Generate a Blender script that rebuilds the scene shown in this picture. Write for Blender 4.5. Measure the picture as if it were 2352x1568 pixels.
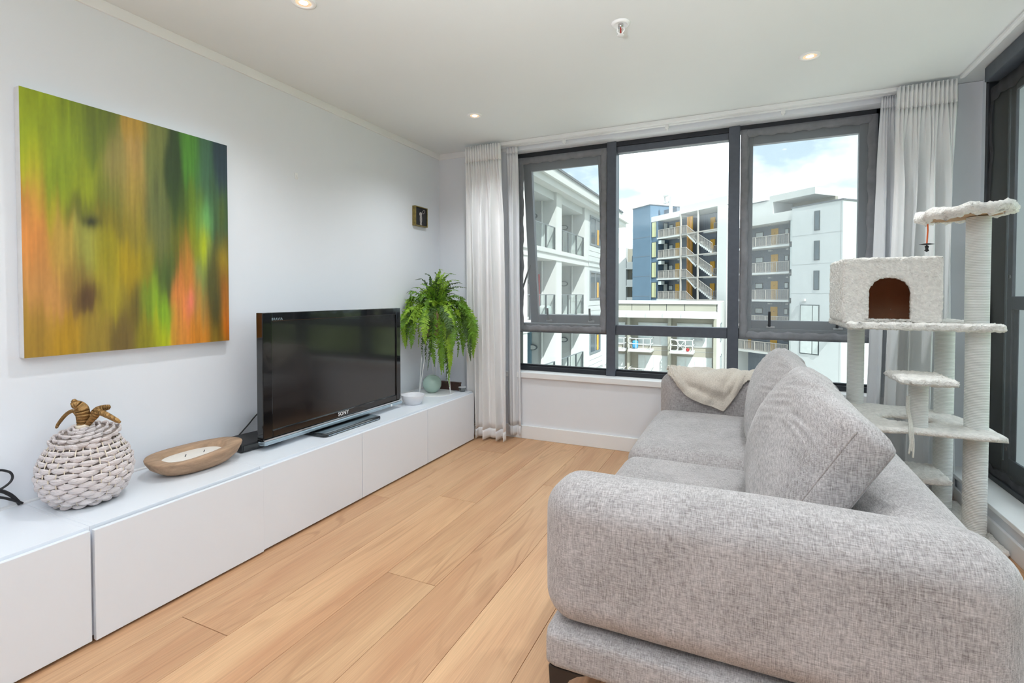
import bpy, math, random
import numpy as np
from mathutils import Vector, Matrix, noise as mnoise
random.seed(7); rng = np.random.default_rng(7)
S = bpy.context.scene
for o in list(bpy.data.objects): bpy.data.objects.remove(o)
COL = S.collection
PI = math.pi

# ------------------------------------------------------------------ camera
F_PX, PY = 1159.86, 702.39
yaw, pitch, roll = 0.4317, -0.0219, -0.0002
CAM = Vector((2.4633, -3.8077, 1.1796))
fv = Vector((-math.sin(yaw)*math.cos(pitch), math.cos(yaw)*math.cos(pitch), math.sin(pitch)))
rv = Vector((math.cos(yaw), math.sin(yaw), 0)); uv_ = rv.cross(fv)
cam = bpy.data.cameras.new('camera'); cam_o = bpy.data.objects.new('camera', cam); COL.objects.link(cam_o)
cam.sensor_width = 36; cam.lens = F_PX/2352*36; cam.shift_y = -(784-PY)/2352
cam.clip_start = 0.02; cam.clip_end = 2000
M = Matrix((rv, uv_, -fv)).transposed().to_4x4(); M.translation = CAM
cam_o.matrix_world = M
S.camera = cam_o

# ------------------------------------------------------------------ world, sun, exposure
S.view_settings.view_transform = 'Standard'; S.view_settings.look = 'None'
S.view_settings.gamma = 1.0; S.view_settings.use_curve_mapping = False
S.view_settings.exposure = 0.76
SKY_STRENGTH = 3.0; SUN_STRENGTH = 6.0
FILL_W = 26.0; BOUNCE_W = 250.0; DOWN_W = 22.0; DOWN_W2 = 3.0; DOWN_COL = (0.92, 0.97, 1.0)
w = bpy.data.worlds.new('sky'); S.world = w; w.use_nodes = True
nt = w.node_tree; nt.nodes.clear()
def N(nt, t, **k):
    n = nt.nodes.new(t)
    for a, b in k.items():
        if a in n.inputs.keys(): n.inputs[a].default_value = b
        else: setattr(n, a, b)
    return n
tc = N(nt, 'ShaderNodeTexCoord'); mp = N(nt, 'ShaderNodeMapping')
mp.inputs['Scale'].default_value = (1.6, 1.6, 3.4)
mp.inputs['Location'].default_value = (0.9, 1.7, 0.35)
n1 = N(nt, 'ShaderNodeTexNoise', Scale=2.2, Detail=7.0, Roughness=0.55)
cr = N(nt, 'ShaderNodeValToRGB')
cr.color_ramp.elements[0].position = 0.43; cr.color_ramp.elements[0].color = (0.19, 0.235, 0.28, 1)
cr.color_ramp.elements[1].position = 0.65; cr.color_ramp.elements[1].color = (1.05, 1.05, 1.05, 1)
e = cr.color_ramp.elements.new(0.54); e.color = (0.40, 0.43, 0.46, 1)
bg = N(nt, 'ShaderNodeBackground', Strength=SKY_STRENGTH); out = N(nt, 'ShaderNodeOutputWorld')
nt.links.new(tc.outputs['Generated'], mp.inputs['Vector']); nt.links.new(mp.outputs['Vector'], n1.inputs['Vector'])
nt.links.new(n1.outputs['Fac'], cr.inputs['Fac']); nt.links.new(cr.outputs['Color'], bg.inputs['Color'])
nt.links.new(bg.outputs['Background'], out.inputs['Surface'])
sun = bpy.data.lights.new('sun', 'SUN'); sun.energy = SUN_STRENGTH; sun.angle = 0.009; sun.color = (1, 0.97, 0.92)
sun_o = bpy.data.objects.new('sun', sun); COL.objects.link(sun_o)
SD = Vector((0.48, -0.65, 1.0)).normalized()
sun_o.rotation_euler = SD.to_track_quat('Z', 'Y').to_euler()
# large soft fill light added behind the camera, facing up to brighten the room
def area(name, loc, rot, sx, sy, watts, col=(1, 1, 1)):
    l = bpy.data.lights.new(name, 'AREA'); l.shape = 'RECTANGLE'; l.size = sx; l.size_y = sy; l.energy = watts; l.color = col
    o = bpy.data.objects.new(name, l); COL.objects.link(o); o.location = loc; o.rotation_euler = rot; return o
area('rear_fill_light', (1.9, -4.6, 1.9), (PI, 0, 0), 2.6, 1.0, FILL_W, (0.86, 0.94, 1.0))
# fill spot added behind the camera, aimed at the ceiling to lift the room
fl_ = bpy.data.lights.new('ceiling_fill_spot', 'SPOT'); fl_.energy = BOUNCE_W; fl_.color = (0.90, 0.96, 1.0); fl_.spot_size = math.radians(104); fl_.spot_blend = 1.0; fl_.shadow_soft_size = 0.12
flo = bpy.data.objects.new('ceiling_fill_spot', fl_); COL.objects.link(flo); flo.location = (2.1, -4.5, 1.15)
flo.rotation_euler = Vector((0.0, -math.cos(math.radians(58)), -math.sin(math.radians(58)))).to_track_quat('Z', 'Y').to_euler()
S.cycles.diffuse_bounces = 8; S.cycles.max_bounces = 16; S.cycles.transparent_max_bounces = 24
S.cycles.sample_clamp_indirect = 6.0

# ------------------------------------------------------------------ materials
def lin(r, g, b):
    f = lambda c: (c/255/12.92) if c/255 <= 0.04045 else ((c/255+0.055)/1.055)**2.4
    return (f(r), f(g), f(b), 1)
def mat(name, col, rough=0.6, metal=0.0, noise=0.0, nscale=8.0, bump=0.0, bscale=200.0, spec=0.5, coat=0.0, emit=None, es=0.0, stretch=(1, 1, 1)):
    m = bpy.data.materials.new(name); m.use_nodes = True; t = m.node_tree; b = t.nodes['Principled BSDF']
    b.inputs['Base Color'].default_value = col; b.inputs['Roughness'].default_value = rough; b.inputs['Metallic'].default_value = metal
    b.inputs['Specular IOR Level'].default_value = spec; b.inputs['Coat Weight'].default_value = coat
    if emit: b.inputs['Emission Color'].default_value = emit; b.inputs['Emission Strength'].default_value = es
    c = N(t, 'ShaderNodeTexCoord'); mp = N(t, 'ShaderNodeMapping'); mp.inputs['Scale'].default_value = stretch
    t.links.new(c.outputs['Object'], mp.inputs['Vector'])
    if noise > 0:
        n = N(t, 'ShaderNodeTexNoise', Scale=nscale, Detail=4.0); r = N(t, 'ShaderNodeValToRGB')
        t.links.new(mp.outputs['Vector'], n.inputs['Vector']); t.links.new(n.outputs['Fac'], r.inputs['Fac'])
        r.color_ramp.elements[0].position = 0.3; r.color_ramp.elements[1].position = 0.7
        r.color_ramp.elements[0].color = [max(0, x*(1-noise)) for x in col[:3]]+[1]
        r.color_ramp.elements[1].color = [min(1, x*(1+noise)) for x in col[:3]]+[1]
        t.links.new(r.outputs['Color'], b.inputs['Base Color'])
    if bump > 0:
        n = N(t, 'ShaderNodeTexNoise', Scale=bscale, Detail=3.0); bp = N(t, 'ShaderNodeBump', Strength=bump, Distance=0.01)
        t.links.new(mp.outputs['Vector'], n.inputs['Vector']); t.links.new(n.outputs['Fac'], bp.inputs['Height']); t.links.new(bp.outputs['Normal'], b.inputs['Normal'])
    return m

def fabric(name, dark, light, a=45, b=430, mid=None, bump=0.25, lo=0.34, hi=0.66):
    m = bpy.data.materials.new(name); m.use_nodes = True; t = m.node_tree; p = t.nodes['Principled BSDF']
    p.inputs['Roughness'].default_value = 0.95; p.inputs['Specular IOR Level'].default_value = 0.15
    p.inputs['Sheen Weight'].default_value = 0.25; p.inputs['Sheen Roughness'].default_value = 0.5
    c = N(t, 'ShaderNodeTexCoord'); fs = []
    for sc in ((a, b, b), (b, a*1.6, a*1.2), (6, 6, 6)):
        mp = N(t, 'ShaderNodeMapping'); mp.inputs['Scale'].default_value = sc
        n = N(t, 'ShaderNodeTexNoise', Scale=1.0, Detail=3.0, Roughness=0.6)
        t.links.new(c.outputs['Object'], mp.inputs['Vector']); t.links.new(mp.outputs['Vector'], n.inputs['Vector']); fs.append(n)
    ad = N(t, 'ShaderNodeMath', operation='ADD'); t.links.new(fs[0].outputs['Fac'], ad.inputs[0]); t.links.new(fs[1].outputs['Fac'], ad.inputs[1])
    ml = N(t, 'ShaderNodeMath', operation='MULTIPLY'); ml.inputs[1].default_value = 0.42; t.links.new(ad.outputs[0], ml.inputs[0])
    m2 = N(t, 'ShaderNodeMath', operation='MULTIPLY_ADD'); m2.inputs[1].default_value = 0.16; t.links.new(fs[2].outputs['Fac'], m2.inputs[0]); t.links.new(ml.outputs[0], m2.inputs[2])
    r = N(t, 'ShaderNodeValToRGB'); r.color_ramp.elements[0].position = lo; r.color_ramp.elements[0].color = dark
    r.color_ramp.elements[1].position = hi; r.color_ramp.elements[1].color = light
    t.links.new(m2.outputs[0], r.inputs['Fac']); t.links.new(r.outputs['Color'], p.inputs['Base Color'])
    bp = N(t, 'ShaderNodeBump', Strength=bump, Distance=0.002); t.links.new(ad.outputs[0], bp.inputs['Height']); t.links.new(bp.outputs['Normal'], p.inputs['Normal'])
    return m

def glass(name, tint=(0.93, 0.97, 0.96, 1), gloss=0.10):
    m = bpy.data.materials.new(name); m.use_nodes = True; t = m.node_tree; t.nodes.clear()
    tr = N(t, 'ShaderNodeBsdfTransparent'); tr.inputs['Color'].default_value = tint
    gl = N(t, 'ShaderNodeBsdfGlossy'); gl.inputs['Roughness'].default_value = 0.01
    lw = N(t, 'ShaderNodeLayerWeight', Blend=0.5); pw = N(t, 'ShaderNodeMath', operation='POWER'); pw.inputs[1].default_value = 5.0
    ma = N(t, 'ShaderNodeMath', operation='MULTIPLY_ADD'); ma.inputs[1].default_value = 0.75; ma.inputs[2].default_value = 0.03*gloss*10
    mx = N(t, 'ShaderNodeMixShader'); o = N(t, 'ShaderNodeOutputMaterial')
    t.links.new(lw.outputs['Facing'], pw.inputs[0]); t.links.new(pw.outputs[0], ma.inputs[0]); t.links.new(ma.outputs[0], mx.inputs[0])
    t.links.new(tr.outputs[0], mx.inputs[1]); t.links.new(gl.outputs[0], mx.inputs[2]); t.links.new(mx.outputs[0], o.inputs[0])
    return m
def net(name, col, cover):
    m = bpy.data.materials.new(name); m.use_nodes = True; t = m.node_tree; t.nodes.clear()
    tr = N(t, 'ShaderNodeBsdfTransparent'); d = N(t, 'ShaderNodeBsdfDiffuse'); d.inputs['Color'].default_value = col
    tc = N(t, 'ShaderNodeTexCoord'); n = N(t, 'ShaderNodeTexNoise', Scale=5.0, Detail=2.0); mr = N(t, 'ShaderNodeMapRange')
    mr.inputs['To Min'].default_value = cover*0.75; mr.inputs['To Max'].default_value = cover*1.25
    mx = N(t, 'ShaderNodeMixShader'); o = N(t, 'ShaderNodeOutputMaterial')
    t.links.new(tc.outputs['Object'], n.inputs['Vector']); t.links.new(n.outputs['Fac'], mr.inputs['Value']); t.links.new(mr.outputs[0], mx.inputs[0])
    t.links.new(tr.outputs[0], mx.inputs[1]); t.links.new(d.outputs[0], mx.inputs[2]); t.links.new(mx.outputs[0], o.inputs[0]); return m

def wood_floor():
    m = bpy.data.materials.new('oak_plank'); m.use_nodes = True; t = m.node_tree; p = t.nodes['Principled BSDF']; L = t.links.new
    p.inputs['Roughness'].default_value = 0.42; p.inputs['Specular IOR Level'].default_value = 0.4
    c = N(t, 'ShaderNodeTexCoord'); oi = N(t, 'ShaderNodeObjectInfo')
    off = N(t, 'ShaderNodeMath', operation='MULTIPLY'); off.inputs[1].default_value = 37.0; L(oi.outputs['Random'], off.inputs[0])
    cb = N(t, 'ShaderNodeCombineXYZ'); L(off.outputs[0], cb.inputs[0]); L(off.outputs[0], cb.inputs[1]); L(off.outputs[0], cb.inputs[2])
    va = N(t, 'ShaderNodeVectorMath', operation='ADD'); L(c.outputs['Object'], va.inputs[0]); L(cb.outputs[0], va.inputs[1])
    # cathedral grain: contour lines of a stretched noise
    m1 = N(t, 'ShaderNodeMapping'); m1.inputs['Scale'].default_value = (5.5, 0.55, 1); L(va.outputs[0], m1.inputs['Vector'])
    g1 = N(t, 'ShaderNodeTexNoise', Scale=1.0, Detail=1.5, Roughness=0.4, Distortion=0.25); L(m1.outputs[0], g1.inputs['Vector'])
    k = N(t, 'ShaderNodeMath', operation='MULTIPLY'); k.inputs[1].default_value = 95.0; L(g1.outputs['Fac'], k.inputs[0])
    sn = N(t, 'ShaderNodeMath', operation='SINE'); L(k.outputs[0], sn.inputs[0])
    r1 = N(t, 'ShaderNodeValToRGB'); r1.color_ramp.elements[0].position = 0.55; r1.color_ramp.elements[1].position = 1.0
    r1.color_ramp.elements[0].color = (0, 0, 0, 1); r1.color_ramp.elements[1].color = (1, 1, 1, 1); L(sn.outputs[0], r1.inputs['Fac'])
    # where the cathedral grain is strong
    m3 = N(t, 'ShaderNodeMapping'); m3.inputs['Scale'].default_value = (4.0, 1.1, 1); L(va.outputs[0], m3.inputs['Vector'])
    g3 = N(t, 'ShaderNodeTexNoise', Scale=1.0, Detail=2.0); L(m3.outputs[0], g3.inputs['Vector'])
    r3 = N(t, 'ShaderNodeMapRange'); r3.inputs['From Min'].default_value = 0.42; r3.inputs['From Max'].default_value = 0.68; L(g3.outputs['Fac'], r3.inputs['Value'])
    gm = N(t, 'ShaderNodeMath', operation='MULTIPLY'); L(r1.outputs['Color'], gm.inputs[0]); L(r3.outputs[0], gm.inputs[1])
    # fibres
    m2 = N(t, 'ShaderNodeMapping'); m2.inputs['Scale'].default_value = (210, 3.2, 1); L(va.outputs[0], m2.inputs['Vector'])
    g2 = N(t, 'ShaderNodeTexNoise', Scale=1.0, Detail=4.0, Roughness=0.65); L(m2.outputs[0], g2.inputs['Vector'])
    m4 = N(t, 'ShaderNodeMapping'); m4.inputs['Scale'].default_value = (7, 0.9, 1); L(va.outputs[0], m4.inputs['Vector'])
    g4 = N(t, 'ShaderNodeTexNoise', Scale=1.0, Detail=3.0); L(m4.outputs[0], g4.inputs['Vector'])
    base = N(t, 'ShaderNodeValToRGB'); L(g4.outputs['Fac'], base.inputs['Fac'])
    base.color_ramp.elements[0].position = 0.3; base.color_ramp.elements[0].color = lin(191, 143, 107)
    base.color_ramp.elements[1].position = 0.7; base.color_ramp.elements[1].color = lin(212, 171, 131)
    mx = N(t, 'ShaderNodeMixRGB', blend_type='MIX'); mx.inputs['Color2'].default_value = lin(158, 114, 80)
    f1 = N(t, 'ShaderNodeMath', operation='MULTIPLY'); f1.inputs[1].default_value = 0.42; L(gm.outputs[0], f1.inputs[0]); L(f1.outputs[0], mx.inputs['Fac']); L(base.outputs['Color'], mx.inputs['Color1'])
    r2 = N(t, 'ShaderNodeMapRange'); r2.inputs['From Min'].default_value = 0.3; r2.inputs['From Max'].default_value = 0.7; r2.inputs['To Min'].default_value = 0.86; r2.inputs['To Max'].default_value = 1.1; L(g2.outputs['Fac'], r2.inputs['Value'])
    mu = N(t, 'ShaderNodeMixRGB', blend_type='MULTIPLY'); mu.inputs['Fac'].default_value = 1.0; L(mx.outputs['Color'], mu.inputs['Color1']); L(r2.outputs[0], mu.inputs['Color2'])
    rr = N(t, 'ShaderNodeMapRange'); rr.inputs['To Min'].default_value = 0.92; rr.inputs['To Max'].default_value = 1.06; L(oi.outputs['Random'], rr.inputs['Value'])
    m5 = N(t, 'ShaderNodeMixRGB', blend_type='MULTIPLY'); m5.inputs['Fac'].default_value = 1.0; L(mu.outputs['Color'], m5.inputs['Color1']); L(rr.outputs[0], m5.inputs['Color2'])
    L(m5.outputs['Color'], p.inputs['Base Color'])
    bp = N(t, 'ShaderNodeBump', Strength=0.08, Distance=0.002); L(g2.outputs['Fac'], bp.inputs['Height']); L(bp.outputs['Normal'], p.inputs['Normal'])
    return m

def sisal(name, col):
    m = bpy.data.materials.new(name); m.use_nodes = True; t = m.node_tree; p = t.nodes['Principled BSDF']; L = t.links.new
    p.inputs['Roughness'].default_value = 0.9
    c = N(t, 'ShaderNodeTexCoord'); mp = N(t, 'ShaderNodeMapping'); mp.inputs['Rotation'].default_value = (0.012, 0.012, 0)
    wv = N(t, 'ShaderNodeTexWave', wave_type='BANDS', bands_direction='Z', Scale=42.0, Distortion=0.6, Detail=2.0)
    wv.inputs['Detail Scale'].default_value = 3.0
    L(c.outputs['Object'], mp.inputs['Vector']); L(mp.outputs[0], wv.inputs['Vector'])
    r = N(t, 'ShaderNodeValToRGB'); r.color_ramp.elements[0].color = [x*0.82 for x in col[:3]]+[1]; r.color_ramp.elements[1].color = col
    r.color_ramp.elements[1].position = 0.45
    L(wv.outputs['Fac'], r.inputs['Fac']); L(r.outputs['Color'], p.inputs['Base Color'])
    bp = N(t, 'ShaderNodeBump', Strength=0.5, Distance=0.003); L(wv.outputs['Fac'], bp.inputs['Height']); L(bp.outputs['Normal'], p.inputs['Normal'])
    return m

W_WALL = mat('wall_paint', lin(229, 232, 238), 0.85, noise=0.012, nscale=2.0, bump=0.02, bscale=300)
W_CEIL = mat('ceiling_paint', lin(228, 231, 232), 0.9, noise=0.012, nscale=1.5)
W_TRIM = mat('trim_paint', lin(236, 236, 237), 0.5, noise=0.01, nscale=3.0)
W_LAM = mat('white_laminate', lin(228, 232, 239), 0.35, noise=0.008, nscale=3.0)
OAK = wood_floor()
ALU = mat('charcoal_aluminium', lin(86, 91, 101), 0.42, metal=0.25, noise=0.08, nscale=30)
ALU_D = mat('black_aluminium', lin(42, 44, 50), 0.45, metal=0.2, noise=0.08, nscale=30)
GLASS = glass('window_glass'); NETB = mat('net_border', lin(130, 131, 136), 0.9, noise=0.14, nscale=14, bump=0.3, bscale=60)
NET = net('insect_mesh', lin(200, 206, 208), 0.15)
NETD = net('insect_mesh_dark', lin(170, 170, 165), 0.16)
CURT = mat('curtain_cloth', lin(236, 236, 237), 0.95, noise=0.02, nscale=6, bump=0.12, bscale=500, spec=0.1)
CURT2 = mat('curtain_lining', lin(224, 226, 230), 0.8, noise=0.015, nscale=5, bump=0.08, bscale=400, spec=0.2)
SOFA = fabric('heather_grey_fabric', lin(114, 108, 107), lin(206, 201, 201))
SOFA_D = fabric('heather_grey_piping', lin(116, 108, 106), lin(180, 174, 171))
THROW = fabric('oatmeal_throw', lin(178, 168, 156), lin(232, 223, 212), a=120, b=400, bump=0.5)
FUR = mat('cream_fleece', lin(240, 236, 231), 1.0, noise=0.10, nscale=55, bump=0.9, bscale=110, spec=0.05)
ROPE = sisal('pale_sisal', lin(230, 231, 228))
ROPEP = mat('cotton_rope', lin(214, 212, 204), 0.9, noise=0.1, nscale=150)
CARD = mat('raw_board', lin(176, 140, 108), 0.85, noise=0.08, nscale=20)
CARD_D = mat('box_inside', lin(212, 172, 142), 0.9, noise=0.06, nscale=10)
BLACK_G = mat('gloss_black', lin(16, 17, 20), 0.08, noise=0.05, nscale=4, coat=0.6)
SCREEN = mat('tv_screen', lin(24, 23, 25), 0.13, noise=0.04, nscale=2, spec=1.0, coat=0.25)
BLACK_M = mat('matt_black', lin(34, 34, 37), 0.5, noise=0.1, nscale=40)
SILVER = mat('silver_blue', lin(168, 184, 194), 0.25, metal=0.7, noise=0.03, nscale=20)
WHITE_M = mat('white_metal', lin(238, 239, 240), 0.35, noise=0.01, nscale=20)
CHROME = mat('chrome', lin(205, 205, 208), 0.15, metal=1.0, noise=0.03, nscale=30)
CERAM = mat('white_ceramic', lin(222, 222, 226), 0.3, noise=0.02, nscale=30, bump=0.05, bscale=120)
CELADON = mat('celadon_glaze', lin(160, 184, 172), 0.18, noise=0.05, nscale=9, coat=0.4)
GOLD = mat('gold_leaf_paint', lin(150, 116, 72), 0.38, metal=0.75, noise=0.2, nscale=60, bump=0.4, bscale=120)
WEAVE = mat('whitewashed_rush', lin(222, 213, 213), 0.85, noise=0.10, nscale=16, bump=0.7, bscale=70, stretch=(1, 1, 4))
STAKE = mat('pale_cane', lin(226, 214, 196), 0.7, noise=0.06, nscale=60)
HOLLOW = mat('basket_inside_shade', lin(62, 52, 48), 0.9, noise=0.2, nscale=30)  # dark brown painted in as shade under the basket lid
BOWLW = mat('driftwood', lin(168, 138, 112), 0.7, noise=0.22, nscale=9, bump=0.25, bscale=40, stretch=(5, 1, 5))
WAX = mat('cream_wax', lin(228, 222, 214), 0.45, noise=0.03, nscale=30)
LEATHER = mat('brown_leather', lin(72, 48, 42), 0.5, noise=0.15, nscale=50)
POT = mat('sand_clay_pot', lin(206, 180, 146), 0.75, noise=0.08, nscale=25)
SOIL = mat('soil', lin(50, 36, 26), 0.95, noise=0.3, nscale=60)
FERN = mat('fern_green', lin(104, 148, 36), 0.5, noise=0.25, nscale=25)
FERN2 = mat('fern_light_green', lin(142, 180, 50), 0.5, noise=0.2, nscale=25)
FERN3 = mat('fern_dark_green', lin(66, 96, 34), 0.5, noise=0.3, nscale=25)
STEM = mat('fern_stem', lin(96, 66, 32), 0.6, noise=0.2, nscale=40)
BRONZE = mat('dark_bronze_leg', lin(50, 44, 42), 0.45, metal=0.2, noise=0.1, nscale=30)
PALEW = mat('pale_wood', lin(196, 166, 128), 0.6, noise=0.12, nscale=12, stretch=(6, 1, 6))
FRAMEG = mat('antique_gold_frame', lin(138, 122, 66), 0.45, metal=0.3, noise=0.3, nscale=50)
CANVAS = mat('canvas_edge', lin(226, 227, 228), 0.85, noise=0.05, nscale=15)
LAMP_W = mat('lamp_glow', (1, 0.85, 0.65, 1), 0.5, noise=0.01, emit=(1, 0.80, 0.55, 1), es=9.0)
LAMP_R = mat('lamp_reflector', lin(240, 214, 186), 0.25, metal=0.4, noise=0.05, nscale=30, emit=(1, 0.66, 0.40, 1), es=0.35)
RED_G = mat('red_glass_bulb', lin(150, 30, 20), 0.1, noise=0.05)
ORANGE = mat('orange_cord', lin(236, 106, 40), 0.6, noise=0.05)
# outside
E_WHITE = mat('white_render', lin(180, 182, 182), 0.85, noise=0.012, nscale=0.8)
E_WHITE2 = mat('white_cladding', lin(173, 177, 179), 0.8, noise=0.015, nscale=0.6)
E_GREY = mat('grey_parapet', lin(150, 154, 155), 0.8, noise=0.02, nscale=0.6)
E_DARK = mat('dark_flashing', lin(84, 89, 95), 0.6, noise=0.05, nscale=2)
E_FRAME = mat('outside_window_frame', lin(98, 106, 112), 0.5, noise=0.03, nscale=3)
E_FRAMED = mat('dark_window_frame', lin(54, 62, 66), 0.5, noise=0.03, nscale=3)
E_GLASS = mat('outside_window_glass', lin(74, 85, 92), 0.06, noise=0.2, nscale=0.8)
E_GLASSL = mat('pale_curtained_glass', lin(181, 188, 188), 0.15, noise=0.06, nscale=3)
E_RGLASS = glass('balustrade_glass', (0.92, 0.96, 0.955, 1))
E_NAVY = mat('slate_blue_cladding', lin(83, 106, 126), 0.75, noise=0.04, nscale=0.7)
E_NAVYD = mat('dark_corrugated_wall', lin(99, 107, 118), 0.7, noise=0.18, nscale=2.2, stretch=(5, 5, 0.15))
E_ORANGE = mat('orange_door_paint', lin(188, 143, 40), 0.6, noise=0.03, nscale=2)
E_TIMBER = mat('orange_slat', lin(208, 157, 92), 0.6, noise=0.1, nscale=3)
E_YELLOW = mat('yellow_glass', lin(173, 174, 136), 0.3, noise=0.06, nscale=2)
E_RAIL = mat('grey_railing', lin(153, 149, 145), 0.6, noise=0.02, nscale=4)
E_BEIGE = mat('beige_panel', lin(139, 138, 128), 0.85, noise=0.03, nscale=0.8)
E_BEIGED = mat('beige_wall', lin(139, 136, 126), 0.85, noise=0.03, nscale=0.5)
E_GROUND = mat('concrete_bounce_ground', lin(200, 199, 195), 0.9, noise=0.08, nscale=0.2)  # tone made pale so the pavement bounces light up to the ceiling
E_GRASS = mat('grass_ground', lin(97, 110, 64), 0.95, noise=0.2, nscale=0.3)
E_LEAF = mat('tree_leaf', lin(101, 112, 64), 0.7, noise=0.3, nscale=1.2)
E_BARK = mat('tree_bark', lin(98, 93, 89), 0.9, noise=0.2, nscale=6)
E_TILE = mat('red_roof_tile', lin(158, 92, 79), 0.8, noise=0.1, nscale=1.0)
E_RED = mat('red_paint', lin(164, 46, 50), 0.5, noise=0.04, nscale=5)
E_BLUE = mat('blue_cloth', lin(54, 130, 173), 0.8, noise=0.1, nscale=5)

# ------------------------------------------------------------------ mesh helpers
WL = {}
def wloc(o): return WL.get(o.name, Vector((0, 0, 0))) if o else Vector((0, 0, 0))
class MB:
    def __init__(s): s.V = []; s.F = []
    def add(s, V, F):
        k = len(s.V); s.V += [tuple(v) for v in V]; s.F += [tuple(i+k for i in f) for f in F]; return s
    def box(s, x0, y0, z0, x1, y1, z1):
        if x0 > x1: x0, x1 = x1, x0
        if y0 > y1: y0, y1 = y1, y0
        if z0 > z1: z0, z1 = z1, z0
        return s.add([(x0,y0,z0),(x1,y0,z0),(x1,y1,z0),(x0,y1,z0),(x0,y0,z1),(x1,y0,z1),(x1,y1,z1),(x0,y1,z1)],
                     [(0,3,2,1),(4,5,6,7),(0,1,5,4),(1,2,6,5),(2,3,7,6),(3,0,4,7)])
    def tube(s, P, r, seg=8, cap=True, closed=False, flat=1.0, flu=1.0):
        P = [Vector(p) for p in P]; n = len(P); rs = r if isinstance(r, (list, tuple)) else [r]*n
        rings = []; prev = None
        for i in range(n):
            if closed: t = (P[(i+1) % n]-P[i-1]).normalized()
            else: t = (P[min(i+1, n-1)]-P[max(i-1, 0)]).normalized()
            if prev is None:
                a = Vector((0, 0, 1)) if abs(t.z) < 0.9 else Vector((1, 0, 0)); u = t.cross(a).normalized()
            else: u = (prev-t*prev.dot(t)).normalized()
            prev = u; v = t.cross(u)
            rings.append([P[i]+(u*math.cos(2*PI*k/seg)*flu+v*math.sin(2*PI*k/seg)*flat)*rs[i] for k in range(seg)])
        V = [p for rg in rings for p in rg]; F = []
        m = n if closed else n-1
        for i in range(m):
            for k in range(seg):
                a = i*seg+k; b = i*seg+(k+1) % seg; j = ((i+1) % n)*seg
                F.append((a, b, j+(k+1) % seg, j+k))
        if cap and not closed: F += [tuple(range(seg-1, -1, -1)), tuple((n-1)*seg+k for k in range(seg))]
        return s.add(V, F)
    def lathe(s, prof, c=(0, 0, 0), seg=32, sx=1.0, sy=1.0, rot=0.0):
        V = []; F = []; n = len(prof); ca, sa = math.cos(rot), math.sin(rot)
        for (r, z) in prof:
            for k in range(seg):
                a = 2*PI*k/seg; x = r*math.cos(a)*sx; y = r*math.sin(a)*sy
                V.append((c[0]+x*ca-y*sa, c[1]+x*sa+y*ca, c[2]+z))
        for i in range(n-1):
            for k in range(seg): F.append((i*seg+k, i*seg+(k+1) % seg, (i+1)*seg+(k+1) % seg, (i+1)*seg+k))
        if prof[0][0] > 1e-6: F.append(tuple(range(seg-1, -1, -1)))
        if prof[-1][0] > 1e-6: F.append(tuple((n-1)*seg+k for k in range(seg)))
        return s.add(V, F)
    def prism(s, poly, a, b, ax='z'):
        n = len(poly)
        def p(u, v, w): return {'z': (u, v, w), 'y': (u, w, v), 'x': (w, u, v)}[ax]
        V = [p(u, v, a) for u, v in poly]+[p(u, v, b) for u, v in poly]
        F = [tuple(range(n-1, -1, -1)), tuple(range(n, 2*n))]+[(i, (i+1) % n, n+(i+1) % n, n+i) for i in range(n)]
        return s.add(V, F)
    def grid(s, fn, nu, nv):
        V = [fn(i/nu, j/nv) for j in range(nv+1) for i in range(nu+1)]
        F = [(j*(nu+1)+i, j*(nu+1)+i+1, (j+1)*(nu+1)+i+1, (j+1)*(nu+1)+i) for j in range(nv) for i in range(nu)]
        return s.add(V, F)
    def puff(s, size, r, n, c=(0, 0, 0), rot=None, puff=(0, 0, 0, 0, 0, 0), fn=None):
        """rounded box; puff = bulge of -x,+x,-y,+y,-z,+z faces"""
        nx, ny, nz = n; hx, hy, hz = [q/2 for q in size]; idx = {}; V = []; F = []
        def sp(i, n, h):    # rounded spacing: extra loops in the fillet
            t = i/n*2-1; return t
        def vid(i, j, k):
            key = (i, j, k)
            if key in idx: return idx[key]
            u, v, w = i/nx*2-1, j/ny*2-1, k/nz*2-1
            p = Vector((u*hx, v*hy, w*hz))
            q = Vector((max(-hx+r, min(hx-r, p.x)), max(-hy+r, min(hy-r, p.y)), max(-hz+r, min(hz-r, p.z))))
            d = p-q
            if d.length > 1e-9:
                # spread the fillet evenly
                d2 = Vector([math.tan(x/r*PI/4)*r if abs(x) > 0 else 0 for x in d]); d = d2.normalized()*r*min(1, max(abs(d2.x), abs(d2.y), abs(d2.z))/r)
            p2 = q+d
            g = lambda a, b: max(0, 1-a*a)**0.8*max(0, 1-b*b)**0.8
            fx, fy, fz = g(v, w), g(u, w), g(u, v)
            p2.x += (puff[1]*max(0, u)-puff[0]*max(0, -u))*fx
            p2.y += (puff[3]*max(0, v)-puff[2]*max(0, -v))*fy
            p2.z += (puff[5]*max(0, w)-puff[4]*max(0, -w))*fz
            if fn: p2 = fn(p2, u, v, w)
            if rot is not None: p2 = rot @ p2
            V.append((p2.x+c[0], p2.y+c[1], p2.z+c[2])); idx[key] = len(V)-1; return idx[key]
        for j in range(ny):
            for k in range(nz):
                F.append((vid(0,j,k), vid(0,j,k+1), vid(0,j+1,k+1), vid(0,j+1,k))); F.append((vid(nx,j,k), vid(nx,j+1,k), vid(nx,j+1,k+1), vid(nx,j,k+1)))
        for i in range(nx):
            for k in range(nz):
                F.append((vid(i,0,k), vid(i+1,0,k), vid(i+1,0,k+1), vid(i,0,k+1))); F.append((vid(i,ny,k), vid(i,ny,k+1), vid(i+1,ny,k+1), vid(i+1,ny,k)))
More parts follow.
